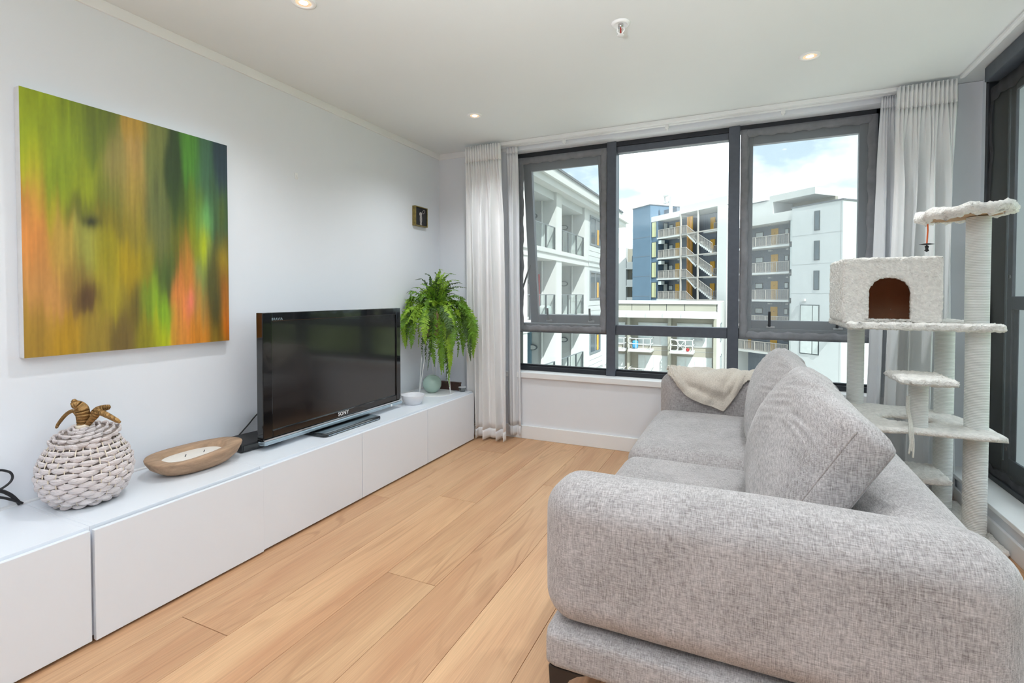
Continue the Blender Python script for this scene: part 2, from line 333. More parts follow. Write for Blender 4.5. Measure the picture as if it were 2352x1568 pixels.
        for i in range(nx):
            for j in range(ny):
                F.append((vid(i,j,0), vid(i,j+1,0), vid(i+1,j+1,0), vid(i+1,j,0))); F.append((vid(i,j,nz), vid(i+1,j,nz), vid(i+1,j+1,nz), vid(i,j+1,nz)))
        return s.add(V, F)
    def build(s, name, m, parent=None, smooth=False, bev=0.0, local=False, seg=2, origin=None):
        off = Vector((0, 0, 0)) if local else wloc(parent)
        if origin is not None: off = Vector(origin)
        me = bpy.data.meshes.new(name)
        me.from_pydata([(v[0]-off.x, v[1]-off.y, v[2]-off.z) for v in s.V], [], s.F); me.update()
        if m: me.materials.append(m)
        if smooth: me.polygons.foreach_set('use_smooth', [True]*len(me.polygons))
        o = bpy.data.objects.new(name, me); COL.objects.link(o)
        if parent: o.parent = parent
        if origin is not None: o.location = Vector(origin)-wloc(parent)
        WL[o.name] = off if not local else Vector((0, 0, 0))
        if bev > 0:
            b = o.modifiers.new('bevel', 'BEVEL'); b.width = bev; b.segments = seg; b.limit_method = 'ANGLE'; b.angle_limit = 0.7
        return o
def tag(o, label, cat, group=None, kind=None):
    if label: o['label'] = label
    if cat: o['category'] = cat
    if group: o['group'] = group
    if kind: o['kind'] = kind
    return o
def thing(name, loc, label, cat, group=None, rz=0.0):
    o = bpy.data.objects.new(name, None); COL.objects.link(o); o.location = loc; o.rotation_euler = (0, 0, rz)
    o.empty_display_size = 0.1; WL[o.name] = Vector(loc); return tag(o, label, cat, group)
def struct(o): o['kind'] = 'structure'; return o
def copy_tree(src, loc=None, label=None, parent=None):
    c = src.copy(); COL.objects.link(c)
    if parent: c.parent = parent
    if loc is not None: c.location = loc; WL[c.name] = Vector(loc)
    if label: c['label'] = label
    for ch in list(src.children): copy_tree(ch, None, None, c)
    return c
def bezier(P, n=10):
    """Catmull-Rom through points"""
    P = [Vector(p) for p in P]; Q = [P[0]*2-P[1]]+P+[P[-1]*2-P[-2]]; R = []
    for i in range(1, len(Q)-2):
        a, b, c, d = Q[i-1], Q[i], Q[i+1], Q[i+2]
        for k in range(n):
            t = k/n; R.append(0.5*((2*b)+(c-a)*t+(2*a-5*b+4*c-d)*t*t+(3*b-a-3*c+d)*t**3))
    R.append(P[-1]); return R

# ------------------------------------------------------------------ room
H = 2.414; YB = -7.5; XW = 3.573; XF = 3.70
floor = struct(MB().box(-0.2, YB, -0.20, 3.9, 0.2, -0.012).build('floor', mat('subfloor', lin(90, 66, 48), 0.9, noise=0.1)))
PW = 0.2455; PL = 2.21; GAP = 0.0012
joints = {0: -2.836, 1: -2.836, 2: -1.467, 3: -2.655, 4: -1.313, 5: -2.10, 6: -0.9}
edges = [0.0]+[0.110+PW*i for i in range(0, 15)]
for r, x0 in enumerate(edges):
    x1 = edges[r+1] if r+1 < len(edges) else XW+0.13
    x1 = min(x1, XW+0.13)
    if x0 >= x1: continue
    j = joints.get(r, -0.35-1.37*((r*7) % 11)/7.0)
    while j < 0: j += PL
    y1 = min(j, 0.0)
    ys = [0.0]; jj = j-PL
    while jj > YB: ys.append(jj); jj -= PL
    ys.append(YB)
    for k in range(len(ys)-1):
        if ys[k]-ys[k+1] < 0.02: continue
        ya, yb = ys[k+1]+GAP, ys[k]-GAP
        mb = MB().box(x0+GAP*0.6, ya, -0.012, x1-GAP*0.6, yb, 0.0)
        mb.build('plank', OAK, floor, origin=((x0+x1)/2, (ya+yb)/2, 0), bev=0.0008, seg=1)
struct(MB().box(-0.2, YB, H, XW, 0.3, H+0.35).box(XW, YB, H+0.003, 4.05, 0.3, H+0.35).build('ceiling', W_CEIL))
struct(MB().box(-0.2, YB, 0, 0, 0.3, H).build('wall_left', W_WALL))
WX0, WX1, WZ0, WZ1, WY = 0.690, 3.248, 0.545, 2.364, 0.114
struct(MB().box(0, 0, 0, WX0, 0.2, H).box(WX1, 0, 0, 4.0, 0.2, H).box(WX0, 0, 0, WX1, 0.2, WZ0-0.03).box(WX0, 0, WZ1, WX1, 0.2, H).build('wall_back', W_WALL))
RZ0, RZ1, RY1 = 0.165, 2.402, -0.045
struct(MB().box(XW, YB, 0, XW+0.2, 0, RZ0-0.02).box(XF+0.02, RY1, RZ0-0.02, 3.95, 0, H).box(XF, RY1, RZ0-0.02, XF+0.03, 0, H)
       .box(XW, YB, RZ0-0.02, 3.9, -3.6, H).build('wall_right', W_WALL))
struct(MB().box(0, YB-0.2, 0, XW, YB, H).build('wall_front', mat('rear_wall_low_bounce', lin(150, 150, 150), 0.85, noise=0.02)))  # unseen wall, greyed to cut light bounced onto the sofa arm
struct(MB().box(0, YB, 2.3657, 0.012, 0, H).build('trim_1', W_TRIM, bev=0.002))
struct(MB().box(0.012, -0.012, 2.3657, 0.66, 0, H).build('trim_2', W_TRIM, bev=0.002))
struct(MB().box(0.4, -0.0165, 0, XW, 0, 0.1066).build('baseboard_back', W_TRIM, bev=0.003))
struct(MB().box(XW-0.015, -3.6, 0, XW, -0.0165, 0.085).build('baseboard_right', W_TRIM, bev=0.003))
struct(MB().box(0.60, -0.022, 0.5014, 3.5, 0.0, 0.545).box(WX0, 0.0, 0.517, WX1, 0.114, 0.545).build('trim_3', W_TRIM, bev=0.003))
struct(MB().box(XW-0.022, -3.6, RZ0-0.022, XF+0.06, -0.0, RZ0).build('trim_4', W_TRIM, bev=0.003))
struct(MB().box(XW-0.02, YB, H-0.018, XW+0.004, -0.14, H+0.002).build('trim_5', W_TRIM, bev=0.006))

# ---- back window
W1 = thing('window_1', (WX0, WY, WZ0), None, None); struct(W1)
ZT0, ZT1 = 0.868, 0.944
M1a, M1b, M2a, M2b = 1.4812, 1.553, 2.3519, 2.4247
fr = MB()
fr.box(WX0, 0.105, WZ0, WX0+0.035, 0.20, WZ1).box(WX1-0.035, 0.105, WZ0, WX1, 0.20, WZ1)
fr.box(WX0, 0.105, WZ1-0.036, WX1, 0.20, WZ1).box(WX0, 0.105, WZ0, WX1, 0.20, WZ0+0.036)
fr.build('frame', ALU_D, W1, bev=0.003)
MB().box(M1a, 0.088, WZ0-0.004, M1b, 0.20, WZ1).build('mullion', ALU, W1, bev=0.004)
MB().box(M2a, 0.088, WZ0-0.004, M2b, 0.20, WZ1).build('mullion', ALU, W1, bev=0.004)
for a, b in ((WX0+0.03, M1a), (M1b, M2a), (M2b, WX1-0.03)):
    MB().box(a, 0.1, ZT0, b, 0.19, ZT1).build('transom', ALU, W1, bev=0.004)
MB().box(M1b, 0.112, WZ1-0.085, M2a, 0.18, WZ1-0.036).build('head_bar', ALU, W1, bev=0.004)
# fixed panes
def pane(x0, z0, x1, z1, y=0.15, p=None): return MB().box(x0, y, z0, x1, y+0.006, z1).build('pane', GLASS, p or W1)
pane(M1b, ZT1, M2a, WZ1-0.085); pane(M1b, WZ0+0.036, M2a, ZT0)
pane(WX0+0.035, WZ0+0.036, M1a, ZT0); pane(M2b, WZ0+0.036, WX1-0.035, ZT0)
for a, b in ((WX0+0.035, M1a), (M1b, M2a), (M2b, WX1-0.035)):
    MB().box(a, 0.13, WZ0+0.036, b, 0.16, WZ0+0.05).build('glazing_bead', ALU_D, W1, bev=0.002)
# awning sashes (left one pushed open, right one shut)
def sash(x0, x1, z0, z1, tilt, y0):
    s = MB(); w = 0.072; d = 0.045
    T = Matrix.Translation((0, y0, z1)) @ Matrix.Rotation(tilt, 4, 'X')
    def add(mb, a, b, c, dd, e, f):
        t = MB().box(a, c, e, b, dd, f); mb.add([T @ Vector(v) for v in t.V], t.F)
    hz = z0-z1
    for (a, b, e, f) in ((x0, x0+w, hz, 0), (x1-w, x1, hz, 0), (x0+w, x1-w, -w, 0), (x0+w, x1-w, hz, hz+w)):
        add(s, a, b, 0, d, e, f)
    o = s.build('sash', ALU, W1, bev=0.003)
    g = MB(); add(g, x0+w, x1-w, 0.02, 0.026, hz+w, -w); g.build('pane', GLASS, o)
    for hx in (0.24, 0.76):
        X = x0+(x1-x0)*hx; h = MB(); add(h, X-0.009, X+0.009, -0.03, 0.0, hz+0.03, hz+0.045); add(h, X-0.008, X+0.008, -0.034, -0.022, hz+0.03, hz+0.135)
        h.build('handle', CHROME if False else ALU_D, o, bev=0.003)
        k = MB(); add(k, X-0.02, X+0.035, -0.014, 0.0, hz+0.018, hz+0.034); k.build('catch', CHROME, o, bev=0.003)
sash(0.755, 1.470, 0.925, 2.285, math.radians(7.3), 0.125)
sash(2.436, 3.200, 0.930, 2.300, 0.0, 0.125)
MB().tube([(0.742, 0.125, 1.21), (0.775, 0.24, 1.44)], 0.008, 6).build('stay_arm', ALU_D, W1)
# insect screens
def wob(u, k, a): return a*math.sin(u*k)+a*0.6*math.sin(u*k*2.3+1)
def screen(x0, x1, z0, z1, y, label):
    t = thing('insect_screen', (x0, y, z0), label, 'insect screen', 'insect screens on the back window')
    b = 0.052
    MB().box(x0+b*0.8, y, z0+b*0.8, x1-b*0.8, y+0.0006, z1-b*0.8).build('mesh_net', NET, t)
    bd = MB(); n = 40
    def strip(p0, p1, inw):
        def fn(u, v):
            p = Vector(p0).lerp(Vector(p1), u); q = Vector(inw)*(v*(1+wob(u, 37, 0.08)))
            return (p.x+q.x, y-0.002-0.004*math.sin(v*PI)+wob(u*3, 19, 0.0012), p.z+q.z)
        bd.grid(fn, n, 3)
    strip((x0, 0, z0), (x0, 0, z1), (b, 0, 0)); strip((x1, 0, z0), (x1, 0, z1), (-b, 0, 0))
    strip((x0+b*.6, 0, z1), (x1-b*.6, 0, z1), (0, 0, -b*1.05)); strip((x0+b*.6, 0, z0), (x1-b*.6, 0, z0), (0, 0, b))
    o = bd.build('fabric_border', NETB, t, smooth=True)
    sm = o.modifiers.new('solid', 'SOLIDIFY'); sm.thickness = 0.0015
screen(WX0+0.03, M1a-0.001, 0.876, 2.324, 0.098, 'grey bordered insect screen over the open left window sash')
screen(M2b+0.004, WX1-0.026, 0.872, 2.330, 0.098, 'grey bordered insect screen over the shut right window sash beside the cat tree')

# ---- right window
W2 = thing('window_2', (XF, RY1, RZ0), None, None); struct(W2)
f2 = MB()
f2.box(XF, RY1-0.035, RZ0, 3.82, RY1, RZ1).box(XF, -3.6, RZ0, 3.82, -3.565, RZ1).box(XF, -3.6, RZ1-0.03, 3.82, RY1, RZ1).box(XF, -3.6, RZ0, 3.82, RY1, RZ0+0.03)
f2.build('frame', ALU_D, W2, bev=0.003)
def sash2(y0, y1):
    s = MB(); w = 0.085; x0, x1 = 3.787, 3.802
    s.box(x0, y1-w, RZ0+0.03, x1, y1, RZ1-0.03).box(x0, y0, RZ0+0.03, x1, y0+w, RZ1-0.03)
    s.box(x0, y0+w, RZ1-0.03-w, x1, y1-w, RZ1-0.03).box(x0, y0+w, RZ0+0.03, x1, y1-w, RZ0+0.03+w)
    s.box(x0, y0+w, 1.10, x1, y1-w, 1.172).box(x0+0.01, y1-w-0.05, RZ0+0.1, x1, y1-w, 1.12)
    o = s.build('sash', ALU, W2, bev=0.004)
    MB().box(3.7985, y0+w, RZ0+0.1, 3.801, y1-w, RZ1-0.1).build('pane', GLASS, o)
    MB().box(x0-0.004, y1-w*0.35, RZ0+0.09, x0+0.002, y1-w*0.12, RZ1-0.09).build('seal_strip', SILVER, o)
    for z in (1.27, 0.32): MB().box(x0-0.006, y1-w*0.85, z, x0, y1-w*0.6, z+0.02).build('catch', CHROME, o, bev=0.001)
sash2(-1.24, RY1-0.035); sash2(-2.42, -1.24); sash2(-3.565, -2.42)
struct(MB().box(XF-0.06, -3.6, RZ1-0.066, XF+0.02, -0.205, RZ1+0.010).build('trim_6', ALU, bev=0.003))
t = thing('insect_screen', (XF, -0.1, RZ0), 'dark rippled insect screen hung inside the side window by the cat tree', 'insect screen')
def fn(u, v):
    y = -0.065-u*1.15; z = RZ0+0.012+v*(2.325-RZ0)
    return (3.715+0.012*math.sin(u*18+math.sin(v*7)*1.3)*math.sin(PI*min(1, v*1.0)), y, z)
MB().grid(fn, 60, 40).build('mesh_net', NETD, t, smooth=True)
bd = MB()
def fb(u, v): z = RZ0+0.012+u*(2.325-RZ0); return (3.708+wob(u, 40, 0.003), -0.062-v*(0.055+wob(u, 33, 0.004)), z)
bd.grid(fb, 60, 2)
def fb2(u, v): return (3.708+wob(u, 30, 0.003), -0.062-u*1.15, 2.335-v*(0.075+wob(u, 33, 0.006)))
bd.grid(fb2, 60, 2)
def fb3(u, v): return (3.708+wob(u, 30, 0.003), -0.062-u*1.15, RZ0+0.012+v*(0.06+wob(u, 33, 0.006)))
bd.grid(fb3, 60, 2)
o = bd.build('fabric_border', mat('net_border_dark', lin(62, 61, 64), 0.9, noise=0.15, nscale=14), t, smooth=True)
sm = o.modifiers.new('solid', 'SOLIDIFY'); sm.thickness = 0.0015

# ---- curtain track
t = thing('curtain_track', (1.9, -0.06, H-0.03), 'white double curtain track fixed to the ceiling above the back window', 'curtain track')
for y in (-0.105, -0.055):
    MB().box(0.36, y, H-0.026, XW-0.02, y+0.034, H).build('rail', WHITE_M, t, bev=0.003)
for x in (1.18, 1.95, 2.68):
    MB().box(x-0.012, -0.062, H-0.056, x+0.012, -0.048, H-0.02).tube([(x, -0.055, H-0.05), (x, -0.055, H-0.066)], 0.007, 8).build('hook_carrier', WHITE_M, t, bev=0.002)

# ---- curtains
def curtain(name, label, xt, xb, yc, ztop, zbot, nf, amp, m, head=0.13, seed=0, nsub=14, lean=0.0, group=None):
    R = random.Random(seed); ph = [R.uniform(0, 6.28) for _ in range(8)]
    t = thing(name, ((xt[0]+xt[1])/2, yc, zbot), label, 'curtain', group)
    nu = nf*nsub
    def prof(u, z):
        h = (ztop-z)/(ztop-zbot)
        x = (xt[0]+(xb[0]-xt[0])*h**0.8)*(1-u)+(xt[1]+(xb[1]-xt[1])*h**0.8)*u
        k = 2*PI*nf
        if z > ztop-head:      # gathered heading: tight small pleats
            d = (ztop-z)/head
            a = amp*0.30
            y = yc-a*abs(math.sin(k*u*1.0+0.2))*1.6
            return (x, y, z)
        d = min(1, (ztop-head-z)/0.45)
        drift = (0.9*math.sin(u*9+ph[0]+h*2.4)+0.5*math.sin(u*21+ph[1]-h*3.1))*d
        wv = math.sin(k*u*0.55+drift+ph[2])
        wv = math.copysign(abs(wv)**0.75, wv)
        w2 = math.sin(k*u*1.02+ph[3]+h*1.5+drift*1.6)
        y = yc-amp*(0.30*(1-d)*abs(math.sin(k*u+0.2))*1.6+d*(0.62*wv+0.28*w2+0.25))-lean*h
        x += amp*0.22*d*math.sin(k*u*0.55+drift+ph[2]+1.4)
        return (x, y, z)
    def part(nm, za, zb, nv, yo=0.0):
        mb = MB().grid(lambda u, v: tuple(Vector(prof(u, za+(zb-za)*v))+Vector((0, yo, 0))), nu, nv)
        o = mb.build(nm, m, t, smooth=True); s = o.modifiers.new('solid', 'SOLIDIFY'); s.thickness = 0.0025; s.offset = 0
        return o
    part('heading_band', ztop, ztop-head, 3); part('drape', ztop-head, zbot+0.075, 48); part('hem', zbot+0.075, zbot, 3, -0.0012)
    return t
CG = 'curtains drawn open at the back window'
curtain('curtain', 'pale heading-taped curtain gathered beside the fern in the corner', (0.362, 0.680), (0.405, 0.745), -0.150, H-0.022, 0.018, 7, 0.070, CURT, seed=3, lean=0.015)
curtain('curtain', 'narrow white lining curtain behind the gathered one at the window\'s left edge', (0.672, 0.775), (0.69, 0.800), -0.030, H-0.03, 0.03, 2, 0.035, CURT2, seed=5, head=0.05)
curtain('curtain', 'pale heading-taped curtain gathered behind the cat tree', (3.268, 3.548), (3.215, 3.545), -0.125, H-0.018, 0.02, 7, 0.075, CURT, seed=11, lean=0.02)
curtain('curtain', 'narrow white lining curtain between the back window and the cat tree', (3.212, 3.285), (3.155, 3.33), -0.032, H-0.03, 0.03, 3, 0.04, CURT2, seed=13, head=0.07)

# ---- ceiling fittings
def downlight(x, y, label, first=[None]):
    if first[0] is None:
        t = thing('downlight', (x, y, H), label, 'ceiling light', 'recessed ceiling downlights')
        MB().lathe([(0.030, 0.003), (0.032, -0.004), (0.048, -0.006), (0.052, -0.001), (0.052, 0.003)], (0, 0, 0), 36).build('trim_ring', W_TRIM, t, smooth=True, local=True)
        MB().lathe([(0.0315, -0.0035), (0.0315, -0.003), (0.024, -0.0022), (0.0, -0.0022)], (0, 0, 0), 36).build('reflector', LAMP_R, t, smooth=True, local=True)
        MB().lathe([(0.0, -0.006), (0.012, -0.0056), (0.018, -0.0035), (0.019, -0.002)], (0, 0, 0), 24).build('bulb', LAMP_W, t, smooth=True, local=True)
        first[0] = t
    else: t = copy_tree(first[0], (x, y, H), label)
    l = bpy.data.lights.new('ceiling_spot', 'SPOT'); l.energy = DOWN_W; l.color = DOWN_COL; l.spot_size = 2.4; l.spot_blend = 0.9; l.shadow_soft_size = 0.03
    lo = bpy.data.objects.new('ceiling_spot', l); COL.objects.link(lo); lo.location = (x, y, H-0.02)
downlight(0.762, -2.216, 'lit downlight at the top edge above the painting')
downlight(2.758, -0.769, 'lit downlight above the sofa and cat tree')
downlight(0.764, -0.734, 'lit downlight above the fern corner')
for x, y in ((2.758, -2.216), (0.764, -3.70), (2.758, -3.70), (0.764, -5.2), (2.758, -5.2)):  # out-of-view spots without fittings, added to brighten the room
    l = bpy.data.lights.new('ceiling_spot', 'SPOT'); l.energy = DOWN_W2 if y < -3 else DOWN_W; l.color = DOWN_COL; l.spot_size = 2.4; l.spot_blend = 0.9; l.shadow_soft_size = 0.05
    lo = bpy.data.objects.new('ceiling_spot', l); COL.objects.link(lo); lo.location = (x, y, H-0.02)
t = thing('fire_sprinkler', (1.94, -1.49, H), 'white ceiling sprinkler with a red bulb', 'sprinkler')
MB().lathe([(0.012, -0.004), (0.026, -0.004), (0.030, -0.010), (0.036, -0.010), (0.042, -0.003), (0.043, 0.0)], (1.94, -1.49, H), 32).build('rose', WHITE_M, t, smooth=True)
MB().lathe([(0.012, 0), (0.012, -0.02), (0.006, -0.022)], (1.94, -1.49, H), 16).build('nozzle', CHROME, t, smooth=True)
MB().tube([(1.926, -1.49, H-0.02), (1.924, -1.49, H-0.035), (1.938, -1.49, H-0.052)], 0.0028, 6).tube([(1.954, -1.49, H-0.02), (1.956, -1.49, H-0.035), (1.942, -1.49, H-0.052)], 0.0028, 6).build('yoke', WHITE_M, t)
MB().tube([(1.94, -1.49, H-0.02), (1.94, -1.49, H-0.05)], 0.0035, 8).build('bulb', RED_G, t)
MB().lathe([(0.0, -0.054), (0.016, -0.056), (0.017, -0.054), (0.0, -0.051)], (1.94, -1.49, H), 20).build('deflector', WHITE_M, t, smooth=True)
t = thing('wall_hook', (0, -1.572, 1.894), 'tiny white picture hook left on the bare wall above the television', 'hook')
MB().box(0, -1.582, 1.876, 0.003, -1.562, 1.914).build('plate', WHITE_M, t, bev=0.001)
MB().tube([(0.003, -1.572, 1.900), (0.010, -1.572, 1.885), (0.014, -1.572, 1.878), (0.016, -1.572, 1.888)], 0.002, 6).build('hook', WHITE_M, t)

# ------------------------------------------------------------------ low cabinets
CD, CH, CY = 0.4755, 0.397, -0.2283
names = ['white low cabinet unit at the curtain end under the plant stand', 'white low cabinet unit under the right half of the television', 'white low cabinet unit under the left half of the television and the set-top box',
         'white low cabinet unit under the wooden candle bowl and woven basket', 'white low cabinet unit at the photo\'s left edge, past the widest door gap']
for k in range(5):
    y1 = CY-0.66*k; y0 = y1-0.66
    t = thing('cabinet', (CD/2, (y0+y1)/2, 0), names[k], 'cabinet', 'run of low white cabinets along the wall')
    e = 0.0005; th = 0.016
    b = MB().box(0.022, y0+e, 0.02, CD-0.02, y0+th, CH).box(0.022, y1-th, 0.02, CD-0.02, y1-e, CH)
    b.box(0.022, y0+th, 0.02, CD-0.02, y1-th, 0.036).box(0.022, y0+th, CH-th, CD-0.02, y1-th, CH).box(0.022, y0+th, 0.036, 0.03, y1-th, CH-th)
    b.build('body', W_LAM, t, bev=0.0008, seg=1)
    MB().box(0.05, y0+0.04, 0, CD-0.06, y1-0.04, 0.02).build('plinth', BLACK_M, t)
    dx = 0.006 if k == 3 else 0.0
    g0 = 0.0018; g1 = 0.0018
    if k == 4: g1 = 0.007
    MB().box(CD-0.018+dx, y0+g0, 0.012 if k != 3 else 0.010, CD+dx, y1-g1, CH-0.010).build('door', W_LAM, t, bev=0.0015)
struct(MB().box(0, CY-3.3, 0.30, 0.021, CY, CH+0.006).build('trim_7', W_TRIM, bev=0.002))

# ------------------------------------------------------------------ painting (painted colours stored per vertex)
PY0, PY1, PZ0, PZ1, PT = -2.868, -2.045, 0.943, 1.948, 0.036
t = thing('painting', (0, (PY0+PY1)/2, PZ0), 'large unframed green, yellow and orange abstract canvas on the left wall', 'painting')
MB().box(0.001, PY0, PZ0, PT, PY1, PZ1).build('stretched_canvas', CANVAS, t, bev=0.003)
ctrl = [ # u (left-right), v (top-down), sRGB, su, sv
 (.05,.08,(150,166,10),.10,.16),(.16,.12,(128,146,12),.10,.16),(.30,.10,(98,112,18),.08,.14),(.38,.22,(142,128,66),.06,.12),(.48,.06,(176,138,40),.05,.06),(.47,.2,(178,142,72),.05,.14),
 (.56,.16,(112,118,56),.06,.14),(.68,.2,(44,64,26),.05,.16),(.77,.12,(74,130,38),.05,.12),(.86,.14,(62,98,72),.06,.14),(.96,.1,(44,62,72),.05,.12),(.9,.28,(60,90,60),.07,.1),
 (.03,.30,(170,176,8),.05,.12),(.14,.32,(126,144,14),.08,.12),(.24,.34,(138,148,14),.07,.1),(.34,.36,(108,112,34),.06,.1),(.46,.34,(156,134,52),.06,.12),(.57,.36,(96,104,56),.06,.14),(.7,.38,(62,82,24),.06,.14),
 (.80,.36,(96,124,28),.05,.12),(.86,.40,(104,166,92),.04,.10),(.96,.36,(82,100,40),.04,.12),(.02,.42,(204,132,62),.05,.12),(.10,.44,(168,158,20),.06,.08),(.22,.44,(96,98,22),.06,.06),(.27,.475,(28,34,18),.045,.03),(.36,.46,(120,108,24),.07,.06),
 (.47,.46,(140,126,36),.06,.08),(.58,.50,(104,108,56),.05,.12),(.7,.52,(104,104,22),.06,.12),(.80,.50,(126,132,16),.05,.1),(.85,.54,(178,190,16),.03,.1),(.95,.48,(72,90,50),.04,.1),(.97,.6,(158,136,22),.04,.1),
 (.05,.56,(216,138,64),.07,.14),(.14,.56,(182,148,60),.06,.12),(.24,.58,(152,150,62),.06,.1),(.34,.58,(146,136,16),.06,.1),(.43,.64,(168,142,12),.06,.12),(.53,.6,(134,124,24),.05,.1),(.62,.66,(72,92,36),.05,.12),(.74,.64,(190,124,44),.05,.12),
 (.84,.66,(124,140,72),.05,.12),(.91,.7,(84,82,32),.05,.12),(.98,.78,(176,104,18),.04,.14),(.08,.74,(194,138,72),.08,.12),(.2,.72,(136,108,44),.06,.08),(.25,.77,(88,62,32),.05,.05),(.36,.76,(158,142,32),.06,.1),(.45,.8,(106,90,32),.06,.1),
 (.55,.78,(122,148,32),.06,.1),(.62,.84,(128,168,28),.05,.08),(.72,.78,(216,126,60),.05,.14),(.75,.80,(232,124,96),.03,.06),(.82,.82,(168,128,56),.05,.12),(.91,.86,(72,70,28),.04,.1),(.05,.9,(160,124,38),.08,.1),(.16,.92,(178,136,20),.08,.08),
 (.28,.92,(146,122,40),.07,.1),(.4,.92,(110,90,40),.06,.1),(.52,.93,(138,128,24),.06,.08),(.6,.94,(170,180,16),.06,.07),(.7,.93,(206,134,50),.05,.08),(.8,.93,(204,126,28),.06,.08),(.91,.95,(134,106,30),.05,.08),(.99,.93,(206,108,16),.04,.1)]
NU, NV = 180, 200
uu, vv = np.meshgrid(np.linspace(0, 1, NU+1), np.linspace(0, 1, NV+1))
def smooth_noise(nu, nv, seed):
    g = np.random.default_rng(seed).random((nv+1, nu+1)); x = uu*nu*0.999; y = vv*nv*0.999
    i = x.astype(int); j = y.astype(int); fx = x-i; fy = y-j; fx = fx*fx*(3-2*fx); fy = fy*fy*(3-2*fy)
    return (g[j, i]*(1-fx)+g[j, i+1]*fx)*(1-fy)+(g[j+1, i]*(1-fx)+g[j+1, i+1]*fx)*fy-0.5
wu = uu+0.030*smooth_noise(14, 5, 1)+0.012*smooth_noise(60, 4, 2); wvv = vv+0.10*smooth_noise(30, 4, 3)+0.06*smooth_noise(90, 5, 4)
acc = np.zeros((NV+1, NU+1, 3)); ws = np.zeros((NV+1, NU+1))
for (a, b, c, su, sv) in ctrl:
    if su <= 0.045: continue
    g = np.exp(-((wu-a)/(su*0.80))**2-((wvv-b)/(sv*0.80))**2)+1e-7; acc += g[..., None]*np.array(lin(*c)[:3]); ws += g
pc = acc/ws[..., None]
for (a, b, c, su, sv) in ctrl:      # small accents painted over the broad colours
    if su <= 0.045 or su == 0.05 and sum(c) < 200:
        g = 0.92*np.exp(-((wu-a)/(su*0.9))**2-((vv+0.25*(wvv-vv)-b)/(sv*0.95))**2)[..., None]; pc = pc*(1-g)+g*np.array(lin(*c)[:3])
st = 1+0.26*smooth_noise(120, 7, 5)+0.24*smooth_noise(60, 5, 6)+0.10*smooth_noise(170, 60, 8)
pc = np.clip(1.0*pc*st[..., None], 0, 1)
mb = MB().grid(lambda u, v: (PT+0.0012, PY0+0.001+u*(PY1-PY0-0.002), PZ1-0.001-v*(PZ1-PZ0-0.002)), NU, NV)
mb.F = [f[::-1] for f in mb.F]
pm = bpy.data.materials.new('abstract_paint'); pm.use_nodes = True; b = pm.node_tree.nodes['Principled BSDF']; b.inputs['Roughness'].default_value = 0.5
a = N(pm.node_tree, 'ShaderNodeVertexColor', layer_name='paint'); pm.node_tree.links.new(a.outputs['Color'], b.inputs['Base Color'])
tcn = N(pm.node_tree, 'ShaderNodeTexCoord'); mpn = N(pm.node_tree, 'ShaderNodeMapping'); mpn.inputs['Scale'].default_value = (1, 120, 20)
nn = N(pm.node_tree, 'ShaderNodeTexNoise', Scale=1.0, Detail=3.0); bpn = N(pm.node_tree, 'ShaderNodeBump', Strength=0.2, Distance=0.002)
pm.node_tree.links.new(tcn.outputs['Object'], mpn.inputs['Vector']); pm.node_tree.links.new(mpn.outputs[0], nn.inputs['Vector']); pm.node_tree.links.new(nn.outputs['Fac'], bpn.inputs['Height']); pm.node_tree.links.new(bpn.outputs['Normal'], b.inputs['Normal'])
po = mb.build('painted_face', pm, t)
ca = po.data.color_attributes.new('paint', 'FLOAT_COLOR', 'POINT')
ca.data.foreach_set('color', np.concatenate([pc, np.ones((NV+1, NU+1, 1))], -1).reshape(-1).astype(np.float32))

# ------------------------------------------------------------------ small framed picture
t = thing('framed_picture', (0, -0.31, 1.742), 'small gilt box-framed picture of a pale figure on black near the corner', 'picture')
a0, a1, z0, z1, d = -0.402, -0.225, 1.745, 1.906, 0.032
MB().box(0, a0, z0, d, a0+0.012, z1).box(0, a1-0.008, z0, d, a1, z1).box(0, a0+0.012, z1-0.008, d, a1-0.008, z1).box(0, a0+0.012, z0, d, a1-0.008, z0+0.008).build('frame', FRAMEG, t, bev=0.002)
MB().box(0, a0+0.012, z0+0.008, d-0.006, a1-0.008, z1-0.008).build('backing', BLACK_M, t)
f = MB()
def ell(cy, cz, ry, rz, rot=0, n=18):
    P = []
    for k in range(n):
        a = 2*PI*k/n; y = ry*math.cos(a); z = rz*math.sin(a); P.append((cy+y*math.cos(rot)-z*math.sin(rot), cz+y*math.sin(rot)+z*math.cos(rot)))
    return P
gp = mat('grey_figure_paint', lin(176, 170, 166), 0.6, noise=0.25, nscale=60)
fo = MB().prism(ell(-0.318, 1.805, 0.016, 0.040), d-0.006, d-0.0045, 'x').prism(ell(-0.322, 1.846, 0.018, 0.016, 0.4), d-0.006, d-0.004, 'x').prism(ell(-0.324, 1.765, 0.007, 0.008), d-0.006, d-0.0045, 'x').prism(ell(-0.311, 1.764, 0.007, 0.008), d-0.006, d-0.0045, 'x').build('painted_figure', gp, t)
MB().tube([(d-0.005, p[0], p[1]) for p in ell(-0.280, 1.868, 0.011, 0.020, -0.9, 20)], 0.0018, 6, closed=True).build('painted_loop', gp, t)

